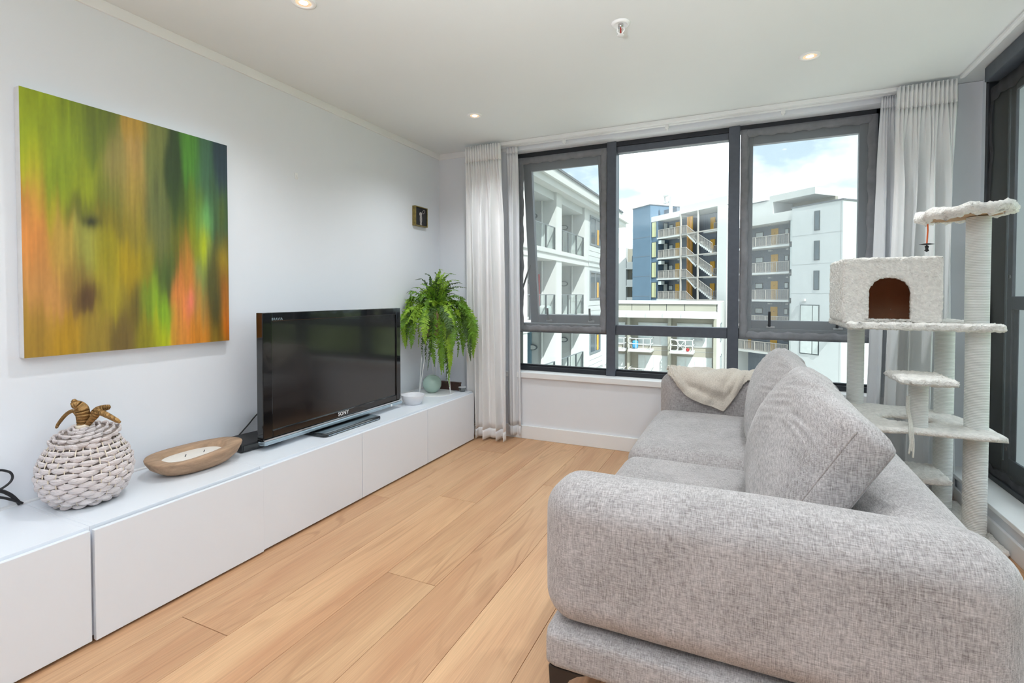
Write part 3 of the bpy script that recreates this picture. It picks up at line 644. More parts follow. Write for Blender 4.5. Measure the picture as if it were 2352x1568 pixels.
# ------------------------------------------------------------------ television
t = thing('television', (0.29, -1.50, CH), 'black flat television on a glossy stand on the white cabinets', 'television')
TX = 0.290; TY0, TY1, TZ0, TZ1 = -2.052, -0.945, 0.455, 1.090
b = MB().box(TX-0.045, TY0, TZ0, TX, TY0+0.056, TZ1).box(TX-0.045, TY1-0.045, TZ0, TX, TY1, TZ1).box(TX-0.045, TY0+0.056, TZ1-0.045, TX, TY1-0.045, TZ1).box(TX-0.045, TY0+0.056, TZ0, TX, TY1-0.045, TZ0+0.036)
b.build('bezel', BLACK_G, t, bev=0.003)
MB().box(TX-0.09, TY0+0.05, TZ0+0.06, TX-0.04, TY1-0.05, TZ1-0.06).build('back_cover', BLACK_M, t, bev=0.015)
MB().box(TX-0.05, TY0+0.05, TZ0+0.03, TX-0.008, TY1-0.04, TZ1-0.04).build('screen', SCREEN, t)
MB().box(TX-0.045, TY0, TZ0-0.014, TX-0.012, TY1, TZ0).build('lower_lip', BLACK_G, t, bev=0.002)
MB().box(TX-0.040, TY0-0.002, 0.424, TX+0.012, TY1+0.002, 0.444).build('silver_bar', SILVER, t, bev=0.005)
MB().box(TX-0.005, TY0, 0.4445, TX+0.006, TY1, 0.4535).build('clear_strip', CHROME, t, bev=0.001)
MB().box(0.23, -1.62, CH+0.02, 0.275, -1.38, 0.50).build('neck', BLACK_G, t, bev=0.006)
MB().prism([(0.185, -1.735), (0.215, -1.75), (0.372, -1.745), (0.392, -1.735), (0.392, -1.285), (0.372, -1.275), (0.215, -1.255), (0.185, -1.27)], CH+0.001, CH+0.022).build('base', BLACK_G, t, bev=0.006)
MB().box(0.392, -1.72, CH+0.006, 0.3935, -1.30, CH+0.010).build('base_trim', SILVER, t)
def text(s, size, loc, parent, m, name):
    c = bpy.data.curves.new('txt', 'FONT'); c.body = s; c.size = size; c.extrude = 0.0004; c.align_x = 'CENTER'; c.align_y = 'CENTER'; c.space_character = 1.15; c.offset = size*0.02
    o = bpy.data.objects.new('txt', c); COL.objects.link(o); bpy.context.view_layer.update()
    me = bpy.data.meshes.new_from_object(o.evaluated_get(bpy.context.evaluated_depsgraph_get())); bpy.data.objects.remove(o)
    me.materials.append(m); q = bpy.data.objects.new(name, me); COL.objects.link(q); q.parent = parent
    q.location = Vector(loc)-wloc(parent); q.rotation_euler = (PI/2, 0, PI/2); return q
text('SONY', 0.030, (TX+0.0008, -1.500, TZ0+0.018), t, WHITE_M, 'logo_lettering')
text('BRAVIA', 0.018, (TX+0.0008, -1.965, TZ1-0.034), t, SILVER, 'badge_lettering')
MB().box(TX+0.012, -1.07, 0.427, TX+0.0125, -1.055, 0.441).build('power_mark', WHITE_M, t)
t = thing('set_top_box', (0.13, -1.98, CH), 'black set-top box beside the left end of the television', 'set-top box')
c, s = math.cos(-0.12), math.sin(-0.12)
MB().prism([(0.135+x*c-y*s, -1.985+x*s+y*c) for x, y in ((-0.10, -0.125), (0.10, -0.125), (0.10, 0.10), (-0.10, 0.10))], CH+0.004, CH+0.042).build('casing', BLACK_M, t, bev=0.005)
MB().prism([(0.135+x*c-y*s, -1.985+x*s+y*c) for x, y in ((0.1005, -0.115), (0.102, -0.115), (0.102, 0.09), (0.1005, 0.09))], CH+0.010, CH+0.034).build('front_panel', BLACK_G, t)
MB().prism([(0.135+x*c-y*s, -1.985+x*s+y*c) for x, y in ((-0.08, -0.11), (0.08, -0.11), (0.08, 0.09), (-0.08, 0.09))], CH+0.0005, CH+0.004).build('rubber_feet', BLACK_M, t)
tag(MB().tube(bezier([(0.02, -2.02, CH+0.015), (0.018, -1.985, 0.43), (0.03, -1.94, 0.475), (0.04, -1.87, 0.535), (0.10, -1.80, 0.57), (0.17, -1.75, 0.58)]), 0.0035, 8).build('cable', BLACK_M, smooth=True), 'thin black cable rising behind the set-top box to the television', 'cable')
t = thing('cable_coil', (0.05, -2.95, CH), 'loops of black cable at the left edge behind the basket', 'cable')
MB().tube(bezier([(0.035, -3.05, 0.53), (0.03, -2.96, 0.550), (0.025, -2.915, 0.535), (0.025, -2.903, 0.510), (0.03, -2.92, 0.488), (0.035, -2.97, 0.470), (0.04, -3.05, 0.455)]), 0.0042, 8).build('loop', BLACK_M, t, smooth=True)
MB().tube(bezier([(0.04, -3.02, 0.490), (0.035, -2.95, 0.478), (0.03, -2.915, 0.452), (0.028, -2.893, 0.420), (0.027, -2.885, 0.404)]), 0.0065, 8).build('plug_lead', BLACK_M, t, smooth=True)
MB().tube(bezier([(0.05, -3.02, 0.475), (0.04, -2.95, 0.455), (0.034, -2.91, 0.430), (0.03, -2.878, 0.405)]), 0.0045, 8).build('loop', BLACK_M, t, smooth=True)
tag(MB().box(0.06, -1.16, CH, 0.20, -0.88, CH+0.012).build('wooden_board', PALEW, bev=0.002), 'thin pale wooden board lying behind the right end of the television', 'board')

# ------------------------------------------------------------------ woven pineapple basket
BC = Vector((0.192, -2.752, CH))
t = thing('pineapple_basket', BC, 'whitewashed woven pineapple basket with gold leaves on the lid', 'basket')
INNER = mat('basket_shade', lin(150, 138, 132), 0.9, noise=0.1, nscale=40)  # brown-grey painted as shade behind the woven strands
def body_r(h):   # h 0..1 over 0.262 m
    P = [(0, .083), (.08, .108), (.2, .126), (.35, .139), (.5, .143), (.65, .138), (.8, .124), (.92, .106), (1, .094)]
    for (a, ra), (b2, rb) in zip(P, P[1:]):
        if a <= h <= b2: f = (h-a)/(b2-a); return ra+(rb-ra)*f
    return P[-1][1]
BH = 0.236
MB().lathe([(0.0, 0.012), (0.080, 0.012)]+[(body_r(h)-0.010, 0.012+h*(BH-0.014)) for h in [i/14 for i in range(15)]]+[], BC, 40).build('lining', INNER, t, smooth=True)
MB().lathe([(0.0, BH-0.012), (0.090, BH-0.008)], BC, 40).build('gap_shade_disc', HOLLOW, t)  # dark disc painted as the shade in the gap below the lid
def weave_row(rc, zc, hgt, n, ph, R, tilt=0.0, thick=0.009):
    mb = MB(); seg = n*6
    for i in range(n):
        a0 = 2*PI*(i+ph)/n; a1 = 2*PI*(i+1.12+ph)/n; P = []; rs = []
        dz = R.uniform(-0.002, 0.002); dr = R.uniform(-0.0015, 0.0025)
        for k in range(8):
            f = k/7; a = a0+(a1-a0)*f; s = math.sin(PI*f)
            r = rc+dr-0.005+0.009*s; P.append((BC.x+r*math.cos(a), BC.y+r*math.sin(a), zc+dz+0.0008*(f-0.5)*2))
            rs.append(0.15*hgt+0.39*hgt*s**0.8)
        mb.tube(P, rs, 8, flat=1.0, flu=0.42)
    return mb
R = random.Random(2); rows = 13
for i in range(rows):
    h = (i+0.5)/rows
    weave_row(body_r(h)-0.001, CH+0.006+h*(BH-0.006), BH/rows*1.12, 15 if 2 < i < 11 else 13, (i % 2)*0.5+R.uniform(-0.05, 0.05), R).build('woven_band', WEAVE, t, smooth=True)
sk = MB()
for i in range(34):
    a = 2*PI*(i+0.25)/34; sk.tube([(BC.x+(body_r(h)+0.0005)*math.cos(a), BC.y+(body_r(h)+0.0005)*math.sin(a), CH+0.006+h*(BH-0.004)) for h in [k/12 for k in range(13)]], 0.0022, 5)
sk.build('cane_stakes', STAKE, t, smooth=True)['kind'] = 'stuff'
# lid: shallow dome, tipped up at the left
LR = Matrix.Translation(BC+Vector((0.0, 0.0, BH+0.010))) @ Matrix.Rotation(0.16, 4, 'X') @ Matrix.Rotation(0.05, 4, 'Y')
def tr(mb, T): mb.V = [tuple(T @ Vector(v)) for v in mb.V]; return mb
LP = [(0.100, 0.004), (0.084, 0.015), (0.064, 0.024), (0.043, 0.031), (0.027, 0.035)]
lid = tr(MB().lathe([(0.0, -0.006), (0.100, -0.006), (0.103, 0.000), (0.086, 0.010), (0.064, 0.020), (0.040, 0.028), (0.0, 0.032)], (0, 0, 0), 40), LR).build('lid', INNER, t, smooth=True)
svBC = BC.copy()
for i, (r, z) in enumerate(LP):
    BC = Vector((0, 0, 0)); mb = weave_row(r+0.002, z+0.001, 0.017, [17, 14, 11, 8, 6][i], (i % 2)*0.5, R); BC = svBC
    tr(mb, LR).build('woven_band', WEAVE, lid, smooth=True)
tr(MB().lathe([(0.022, 0.034), (0.025, 0.037), (0.025, 0.046), (0.022, 0.050), (0.0, 0.050)], (0, 0, 0), 24), LR).build('neck_ring', STAKE, lid, smooth=True)
top = LR @ Vector((0, 0, 0.046))
# camera-right direction ~ (0.91,0.42); leaves curl out of the neck
def leaf(path, wid, curl=0.3):
    P = bezier(path, 8); mb = MB(); n = len(P)
    up = Vector((0, 0, 1))
    def fn(u, v):
        i = min(n-1, int(round(v*(n-1)))); p = P[i]; tg = (P[min(i+1, n-1)]-P[max(i-1, 0)]).normalized()
        sd = tg.cross(Vector((0.91, -0.41, 0.2))).normalized() if abs(tg.z) > 0.0 else Vector((0, 1, 0))
        nn = sd.cross(tg).normalized(); ww = wid*(0.45+0.55*math.sin(PI*min(1, 0.15+v*0.8)))*(1 if v < 0.96 else 0.6)
        return p+sd*(u-0.5)*2*ww-nn*curl*wid*abs(u-0.5)*2+nn*0.0016*math.sin(v*70)
    mb.grid(fn, 6, 40); o = mb.build('leaf', GOLD, lid, smooth=True); s = o.modifiers.new('solid', 'SOLIDIFY'); s.thickness = 0.006; s.offset = 0
    return o
tx, ty, tz = top
rt = Vector((rv.x, rv.y, 0)); bk = Vector((-rv.y, rv.x, 0))
def tp(r, z, b=0.0): v = top+rt*r+bk*b; return (v.x, v.y, top.z+z)
leaf([tp(-0.012, 0), tp(-0.020, 0.03), tp(-0.038, 0.052), tp(-0.066, 0.038), tp(-0.094, 0.005), tp(-0.104, -0.014)], 0.006)
leaf([tp(-0.006, 0, 0.006), tp(-0.010, 0.04, 0.01), tp(-0.018, 0.066, 0.012), tp(-0.036, 0.080, 0.012), tp(-0.052, 0.092, 0.012)], 0.011)
leaf([tp(0.003, 0, -0.01), tp(0.010, 0.03, -0.014), tp(0.008, 0.062, -0.016), tp(-0.008, 0.078, -0.02), tp(-0.018, 0.074, -0.028)], 0.021)
leaf([tp(0.012, 0, 0.0), tp(0.026, 0.026, 0.004), tp(0.046, 0.052, 0.008), tp(0.074, 0.062, 0.008), tp(0.094, 0.066, 0.008)], 0.013)
leaf([tp(0.018, 0, -0.006), tp(0.036, 0.018, -0.01), tp(0.056, 0.038, -0.012), tp(0.068, 0.052, -0.012), tp(0.105, 0.036, -0.012), tp(0.148, 0.012, -0.012)], 0.011)

# ------------------------------------------------------------------ wooden candle bowl
t = thing('candle_bowl', (0.195, -2.335, CH), 'driftwood dugout bowl filled with cream candle wax', 'candle')
def bowl_ring(r, z, k, wob2=0.0):
    a = 2*PI*k/48; cy, sy = math.cos(a), math.sin(a)
    L, Wd = 0.196*r, 0.128*r
    y = L*math.copysign(abs(cy)**0.78, cy); x = Wd*math.copysign(abs(sy)**0.82, sy)
    x *= 1+0.10*math.cos(a*1-0.6)*wob2; 
    x, y = x+0.10*y*0.35, y
    return (0.200+x, -2.345+y, z)
prof = [(0.0, 0.0), (0.55, 0.0), (0.72, 0.012), (0.90, 0.038), (0.985, 0.066), (1.0, 0.076), (0.985, 0.081), (0.82, 0.080), (0.70, 0.077), (0.65, 0.062), (0.60, 0.050), (0.0, 0.048)]
V = []; Fc = []
for i, (r, z) in enumerate(prof):
    for k in range(48):
        a = 2*PI*k/48; zz = CH+z*(1.0+0.10*math.cos(a)+0.05*math.sin(2*a))
        V.append(bowl_ring(r*(1+0.03*math.sin(3*a+1)*(r > .5)), zz, k, 1.0))
for i in range(len(prof)-1):
    for k in range(48): Fc.append((i*48+k, i*48+(k+1) % 48, (i+1)*48+(k+1) % 48, (i+1)*48+k))
MB().add(V, Fc).build('bowl', BOWLW, t, smooth=True)
MB().add([bowl_ring(0.645*(1 if i else 0.001), CH+0.060+0.003*(i == 0)*0, k, 1.0) for i in (0, 1) for k in range(48)], [(k, (k+1) % 48, 48+(k+1) % 48, 48+k) for k in range(48)]).build('wax', WAX, t)
for y in (-2.385, -2.305): MB().tube([(0.205+(y+2.335)*.1, y, CH+0.058), (0.207+(y+2.335)*.1, y+0.004, CH+0.070)], 0.0018, 6).build('wick', BLACK_M, t)

# ------------------------------------------------------------------ white bowl, vase, corner bits
t = MB().lathe([(0.0, 0.004), (0.055, 0.0), (0.060, 0.004), (0.078, 0.040), (0.086, 0.066), (0.084, 0.068), (0.081, 0.064), (0.072, 0.038), (0.052, 0.010), (0.0, 0.009)], (0.300, -0.820, CH), 48).build('bowl', CERAM, smooth=True)
tag(t, 'white ceramic bowl on the cabinet between television and plant stand', 'bowl')
t = MB().lathe([(0.0, 0.0), (0.035, 0.0), (0.042, 0.004), (0.062, 0.024), (0.074, 0.050), (0.076, 0.075), (0.068, 0.104), (0.050, 0.124), (0.034, 0.132), (0.030, 0.134), (0.027, 0.132), (0.028, 0.126), (0.0, 0.11)], (0.195, -0.415, CH+0.005), 48).build('vase', CELADON, smooth=True)
tag(t, 'round celadon green vase standing inside the plant stand legs', 'vase')
t = thing('leather_box', (0.17, -0.27, CH), 'dark brown leather box in the corner behind the plant stand', 'box')
MB().box(0.135, -0.262, CH, 0.36, -0.236, CH+0.055).build('body', LEATHER, t, bev=0.003)
MB().box(0.133, -0.264, CH+0.055, 0.362, -0.234, CH+0.068).build('lid', LEATHER, t, bev=0.003)
t = thing('plastic_tub', (0.385, -0.275, CH), 'small clear plastic tub at the cabinet end beside the curtain', 'tub')
MB().lathe([(0.0, 0.001), (0.022, 0.001), (0.030, 0.034), (0.031, 0.034), (0.0235, 0.0), (0.0, 0.0)], (0.392, -0.272, CH), 24).build('cup', glass('clear_plastic', (0.80, 0.82, 0.83, 1), 0.3), t, smooth=True)
MB().lathe([(0.030, 0.033), (0.033, 0.034), (0.033, 0.037), (0.030, 0.036)], (0.392, -0.272, CH), 24).build('rim', CERAM, t, smooth=True)

# ------------------------------------------------------------------ plant stand, pot, fern
PC = Vector((0.225, -0.420, CH)); SZ = 0.838
t = thing('plant_stand', PC, 'white wire plant stand with hairpin legs under the fern', 'plant stand')
MB().lathe([(0.0, 0.0), (0.155, 0.0), (0.157, 0.002), (0.155, 0.004), (0.0, 0.004)], PC, 48).build('base_plate', WHITE_M, t)
MB().lathe([(0.0, 0.0), (0.098, 0.0), (0.100, 0.002), (0.098, 0.005), (0.0, 0.005)], (PC.x, PC.y, SZ-0.005), 40).build('top_plate', WHITE_M, t)
for k in range(3):
    a = yaw+PI*1.22+2*PI*k/3; foot = (PC.x+0.140*math.cos(a), PC.y+0.140*math.sin(a), CH+0.006)
    for da in (-0.40, 0.40):
        MB().tube([foot, (PC.x+0.094*math.cos(a+da), PC.y+0.094*math.sin(a+da), SZ-0.004)], 0.0032, 8).build('leg', WHITE_M, t, smooth=True)
t = thing('potted_fern', (PC.x, PC.y, SZ), 'bushy bright green fern trailing from a sand-coloured pot', 'potted plant')
MB().lathe([(0.0, 0.0), (0.062, 0.0), (0.066, 0.004), (0.096, 0.19), (0.100, 0.212), (0.096, 0.214), (0.090, 0.205), (0.085, 0.18), (0.0, 0.175)], (PC.x, PC.y, SZ), 40).build('pot', POT, t, smooth=True)
MB().lathe([(0.0, 0.0), (0.072, 0.0), (0.076, 0.012), (0.070, 0.012), (0.066, 0.003), (0.0, 0.003)], (PC.x, PC.y, SZ+0.0005), 32).build('saucer', BLACK_M, t, smooth=True)
MB().lathe([(0.086, 0.182), (0.05, 0.190), (0.0, 0.194)], (PC.x, PC.y, SZ), 24).build('soil', SOIL, t, smooth=True)
R = random.Random(21)
def frond(P, wid, m):
    P = bezier(P, 12); n = len(P); w1, w2 = R.uniform(0, 6.3), R.uniform(0, 6.3); am = R.uniform(0.004, 0.016)
    P = [p+(rt*math.sin(w1+i*0.28)+bk*math.cos(w2+i*0.22))*am*(i/n) for i, p in enumerate(P)]
    P = [Vector((max(0.06, p[0]), min(-0.03, p[1]), max(CH+0.03, p[2]))) for p in P]
    mb = MB(); mb.tube(P, [0.0015*(1-0.6*i/n) for i in range(n)], 4)
    L = 0; acc_ = [0]
    for i in range(1, n): L += (P[i]-P[i-1]).length; acc_.append(L)
    step = 0.0072; d = L*0.18; fac = Vector((R.uniform(-1, 1), R.uniform(-1, 1), 0.25)).normalized()
    while d < L:
        i = max(1, next((k for k in range(n) if acc_[k] >= d), n-1)); f = (d-acc_[i-1])/max(1e-6, acc_[i]-acc_[i-1])
        p = P[i-1].lerp(P[i], f); tg = (P[i]-P[i-1]).normalized(); sd = tg.cross(Vector((0, 0, 1)).lerp(fac, min(1, abs(tg.z)**2))).normalized()
        up = sd.cross(tg).normalized(); s = d/L
        wl = wid*min(1, 0.35+2.6*(s-0.18))*(1.0 if s < .62 else max(0.10, 1-((s-.62)/.38)**1.5))
        for sg in (-1, 1):
            q = wl*R.uniform(0.72, 1.12); dv = (sd*sg+tg*R.uniform(0.05, 0.55)+up*R.uniform(-0.55, 0.30)).normalized(); hw = step*0.60
            side = tg*hw; nn = dv.cross(side).normalized(); V = []; K = 3
            for k in range(K+1):      # lobed leaflet
                c = p+dv*(q*k/K)-Vector((0, 0, q*0.22*(k/K)**2))+nn*R.uniform(-.0012, .0012); ww = (1.0, 1.25, 0.95, 0.25)[k]
                V += [c-side*ww, c+side*ww]
                if k < K: cm = c+dv*(q/K*0.62); V += [cm-side*ww*0.62, cm+side*ww*0.62]
            m_ = len(V)//2; mb.add(V, [(2*k, 2*k+1, 2*k+3, 2*k+2) for k in range(m_-1)])
        d += step
    return mb.build('frond', m, t)
top0 = Vector((PC.x, PC.y, SZ+0.19))
def dirp(a): return Vector((math.cos(a), math.sin(a), 0))
nf = 0
def spec(lat, z1, dep_, arch, wid=0.03):
    """frond ending at camera-lateral offset lat, depth offset dep_, height z1 (world)"""
    v = rt*lat+bk*dep_; st0 = top0+rt*(lat*0.12)+bk*(dep_*0.12)
    e = Vector((PC.x+v.x, PC.y+v.y, z1))
    pk = max(top0.z, z1)+arch
    P = [st0, st0.lerp(Vector((e.x, e.y, st0.z)), 0.28)+Vector((0, 0, (pk-st0.z)*0.75)), st0.lerp(Vector((e.x, e.y, st0.z)), 0.66)+Vector((0, 0, (pk-st0.z)*0.95 if z1 > top0.z else (pk-st0.z)*0.55)), e]
    if z1 < top0.z-0.12: P.insert(3, st0.lerp(Vector((e.x, e.y, st0.z)), 0.97)+Vector((0, 0, (z1-top0.z)*0.35)))
    m = R.choices((FERN, FERN2, FERN3), (5, 5, 3))[0]; z1 += R.uniform(-.03, .03); lat += R.uniform(-.015, .015)
    frond(P, wid*R.uniform(0.85, 1.15), m)
# upright crown
for lat, z1, dp in [(-.19, 1.23, .0), (-.15, 1.30, .02), (-.11, 1.26, -.05), (-.07, 1.34, -.03), (-.03, 1.29, .06), (.01, 1.35, .02), (.04, 1.31, -.06), (.07, 1.375, -.04), (.10, 1.35, .04), (.13, 1.33, .0), (.16, 1.345, .05), (.19, 1.29, .03), (.225, 1.27, .06), (.245, 1.235, -.02), (.21, 1.21, -.06),
    (-.10, 1.22, -.08), (-.04, 1.24, -.10), (.02, 1.25, -.11), (.09, 1.26, -.10), (.14, 1.23, -.09), (.17, 1.18, .1), (-.05, 1.20, .09), (.06, 1.20, .1)]:
    spec(lat, z1, dp, 0.02, 0.028)
# arching over the rim
for lat, z1, dp, ar in [(-.30, 1.10, .0, .12), (-.32, 1.03, -.04, .10), (-.31, 1.00, -.08, .06), (-.30, .95, -.03, .05), (-.28, .92, -.10, .04), (-.27, .98, -.12, .08), (-.25, 1.06, -.06, .11), (-.22, 1.02, -.13, .10), (-.20, .94, -.15, .08), (-.24, .88, -.08, .05), (-.33, 1.06, .02, .09),
    (.30, 1.02, .0, .13), (.29, .94, -.05, .12), (.27, 1.04, -.08, .14), (.25, .90, -.1, .11), (.22, 1.0, -.13, .13), (.31, .88, -.02, .13), (.32, .80, -.04, .14), (.30, .74, .0, .13), (.315, .68, -.03, .12), (.285, .66, -.06, .11), (.29, .79, -.07, .12), (.26, .83, -.02, .1), (.31, .72, -.08, .14)]:
    spec(lat, z1, dp, ar, 0.046)
# trailing in front of the pot
for lat, z1, dp, ar in [(-.27, .80, -.04, .05), (-.30, .78, -.02, .04), (-.23, .76, -.07, .05), (-.19, .82, -.13, .06), (-.16, .76, -.12, .06), (-.13, .86, -.16, .08), (-.10, .78, -.15, .06), (-.07, .70, -.15, .06), (-.04, .66, -.15, .05), (-.05, .80, -.17, .07), (-.02, .60, -.14, .05), (.01, .63, -.15, .05),
    (.0, .88, -.17, .08), (-.08, .93, -.17, .09), (-.14, .96, -.13, .1), (.11, .50, -.13, .05), (.12, .47, -.12, .05), (.125, .56, -.14, .05), (.09, .58, -.14, .05), (.14, .64, -.14, .06), (.16, .74, -.15, .07), (.08, .72, -.16, .06), (.18, .80, -.14, .08), (.19, .70, -.10, .07), (.22, .76, -.08, .08), (.13, .84, -.17, .09), (.17, .93, -.15, .1), (.06, .56, -.13, .04), (.24, .70, -.04, .08)]:
    spec(lat, z1, dp, ar, 0.040)
for k in range(16):
    a = R.uniform(0, 2*PI); rr = R.uniform(0.1, 0.22); v = dirp(a)*rr; lat = v.dot(rt); dp = v.dot(bk)
    spec(lat, R.uniform(0.90, 1.14), dp*0.7-0.02, R.uniform(.04, .12), 0.034)

# ------------------------------------------------------------------ sofa
SX0, SX1, SY0, SY1 = 1.945, 2.998, -2.50, -0.105
sofa = thing('sofa', ((SX0+SX1)/2, (SY0+SY1)/2, 0), 'grey heather two-seat sofa with thick rounded arms', 'sofa')
def nz(p, k, a): return a*(math.sin(p.x*k+1.3*math.sin(p.z*k*0.7))*math.sin(p.y*k*0.9+0.7)+0.5*math.sin(p.z*k*1.7+p.y*k))
MB().puff((SX1-SX0-0.02, SY1-SY0, 0.115), 0.03, (30, 60, 10), ((SX0+SX1)/2, (SY0+SY1)/2, 0.188)).build('base', SOFA, sofa, smooth=True)
def arm(y0, y1, ztop):
    def fn(p, u, v, w): return p+Vector((0, 0, nz(p, 9, 0.002)))
    return MB().puff((SX1-SX0, y1-y0, ztop-0.248), 0.088, (48, 20, 26), ((SX0+SX1)/2, (y0+y1)/2, (ztop+0.248)/2), puff=(0.004, 0.0, 0.008, 0.004, 0, 0.006), fn=fn).build('arm', SOFA, sofa, smooth=True)
arm(SY0, -2.275, 0.652); arm(-0.285, SY1, 0.652)
MB().puff((0.262, SY1-SY0-0.01, 0.395), 0.12, (20, 60, 24), (SX1-0.131, (SY0+SY1)/2, 0.2485+0.395/2), puff=(0.01, 0.0, 0, 0, 0, 0.01)).build('backrest', SOFA, sofa, smooth=True)
def seat(y0, y1, hh=0.155):
    def fn(p, u, v, w): return p+Vector((0, 0, nz(p, 7, 0.003)*(w > 0)))
    return MB().puff((0.80, y1-y0, hh), 0.066, (36, 44, 14), (SX0-0.012+0.40, (y0+y1)/2, 0.248+hh/2), puff=(0.012, 0, 0.004, 0.004, 0, 0.014), fn=fn).build('seat_cushion', SOFA, sofa, smooth=True)
seat(-2.273, -1.292, 0.148); seat(-1.288, -0.288, 0.168)
LEAN = 0.545
def back_cushion(y0, y1, seed, hgt=0.49):
    R2 = random.Random(seed); pa = [R2.uniform(0, 6.28) for _ in range(6)]
    T = Matrix.Rotation(LEAN, 4, 'Y').to_3x3()   # lean the top backwards (+X)
    c = Vector((2.530, (y0+y1)/2, 0.408))+T @ Vector((0, 0, hgt/2))
    def fn(p, u, v, w):
        e = max(0, 1-v*v); tw = max(0, min(1, (w+0.15)/0.6)); tw = tw*tw*(3-2*tw)
        q1 = mnoise.noise(Vector((p.y*4.5+pa[0], p.z*34+2.0*math.sin(p.y*6+pa[1]), pa[2]))); q2 = mnoise.noise(Vector((p.y*3, p.z*6, pa[4])))
        wr = 0.017*(0.30-abs(q1))*tw*e**0.5*max(0.0, 0.45+q2*1.6)
        wr2 = 0.005*math.sin(p.y*13+p.z*9+pa[3])*e
        if u < 0.2 or w > 0.9: p = p+Vector((-(wr+wr2), 0, (wr if w > 0.9 else 0)))
        p = p+Vector((0, 0, nz(p, 8, 0.004)*(w > 0.3)))
        p.z += 0.006*max(0, w)*math.sin(PI*(v*0.5+0.5))**1.5
        p.z -= 0.010*max(0, w)*abs(v)**8
        p.x -= 0.092*((w+1)/2)**1.3*e**0.8
        return p
    o = MB().puff((0.122, y1-y0, hgt), 0.032, (10, 72, 96), c, rot=T, puff=(0.085, -0.006, 0.008, 0.008, 0.0, 0.0), fn=fn).build('back_cushion', SOFA, sofa, smooth=True)
    for yy in (y0+0.0, y1-0.0):
        sg = -1 if yy == y0 else 1
        for xx in (-0.046, 0.046):
            P = [c+T @ Vector((xx, sg*(y1-y0)/2-sg*0.004, z*hgt)) for z in (-0.44, -0.2, 0.05, 0.3, 0.43)]
            MB().tube(bezier(P, 6), 0.0027, 6).build('piping', SOFA_D, o, smooth=True)
    return o
back_cushion(-2.262, -1.275, 4, 0.497); back_cushion(-1.265, -0.295, 9, 0.468)
def bracket_leg(x, y, sx, sy):
    prof = [(0, 0.128), (0.11, 0.128), (0.085, 0.118), (0.062, 0.10), (0.046, 0.07), (0.038, 0.03), (0.036, 0.0), (0.008, 0.0)]
    MB().prism([(x+sx*a, z) for a, z in prof], y, y+sy*0.036, 'y').build('leg', BRONZE, sofa, bev=0.003)
bracket_leg(SX0+0.02, SY0+0.02, 1, 1); bracket_leg(SX1-0.03, SY0+0.02, -1, 1); bracket_leg(SX0+0.02, SY1-0.02, 1, -1); bracket_leg(SX1-0.03, SY1-0.02, -1, -1)

# throw over the far arm
def zb(x):   # lower edge of the front flap
    P = [(1.97, .652), (1.994, .640), (2.034, .601), (2.075, .552), (2.115, .511), (2.165, .485), (2.218, .465), (2.29, .444), (2.347, .422), (2.393, .49), (2.435, .563), (2.472, .615), (2.529, .645), (2.60, .655)]
    for (a, za), (b2, zb_) in zip(P, P[1:]):
        if a <= x <= b2: return za+(zb_-za)*(x-a)/(b2-a)
    return 0.64
def thr(u, v):
    x = 1.990+u*0.585+0.012*math.sin(v*9)*(1-u)
    P = [(-0.118, 0.630), (-0.135, 0.655), (-0.165, 0.668)]+[(-0.212-0.088*math.sin(t*PI/20), 0.580+0.088*math.cos(t*PI/20)) for t in range(0, 11)]
    z0 = zb(x)
    if z0 > 0.582: P = [p for p in P if p[0] > -0.2 or p[1] >= z0]
    else: P.append((-0.303, z0))
    L = [0]
    for p, q in zip(P, P[1:]): L.append(L[-1]+math.dist(p, q))
    d = v*L[-1]; i = max(j for j in range(len(P)-1) if L[j] <= d+1e-9); f = (d-L[i])/max(1e-9, L[i+1]-L[i])
    y = P[i][0]+(P[i+1][0]-P[i][0])*f; z = P[i][1]+(P[i+1][1]-P[i][1])*f
    top = max(0, min(1, (z-0.56)/0.10))
    k = 0.006*math.sin(u*17+v*8+0.8)+0.005*math.sin(u*8-v*14)+0.003*math.sin(u*41+v*17)
    # curved drape folds that follow the lower hem, and a double hem at the left
    fold = 0.006*math.sin((z-z0)*62)*(1-top)*min(1, (z-z0)*18)
    hem = 0.007*(abs(u-0.045) < 0.022)+0.006*(abs(u-0.13) < 0.018)*(v < 0.8)
    return (x, y-0.004-max(0, (k+0.008)*(1-top))-fold-hem*(1-top), z+0.008+(k+0.004+hem)*top)
mb = MB().grid(thr, 90, 80); o = mb.build('throw_blanket', THROW, smooth=True)
s = o.modifiers.new('solid', 'SOLIDIFY'); s.thickness = 0.012; s.offset = 0.0
tag(o, 'oatmeal linen throw hanging in a point over the far sofa arm', 'throw')

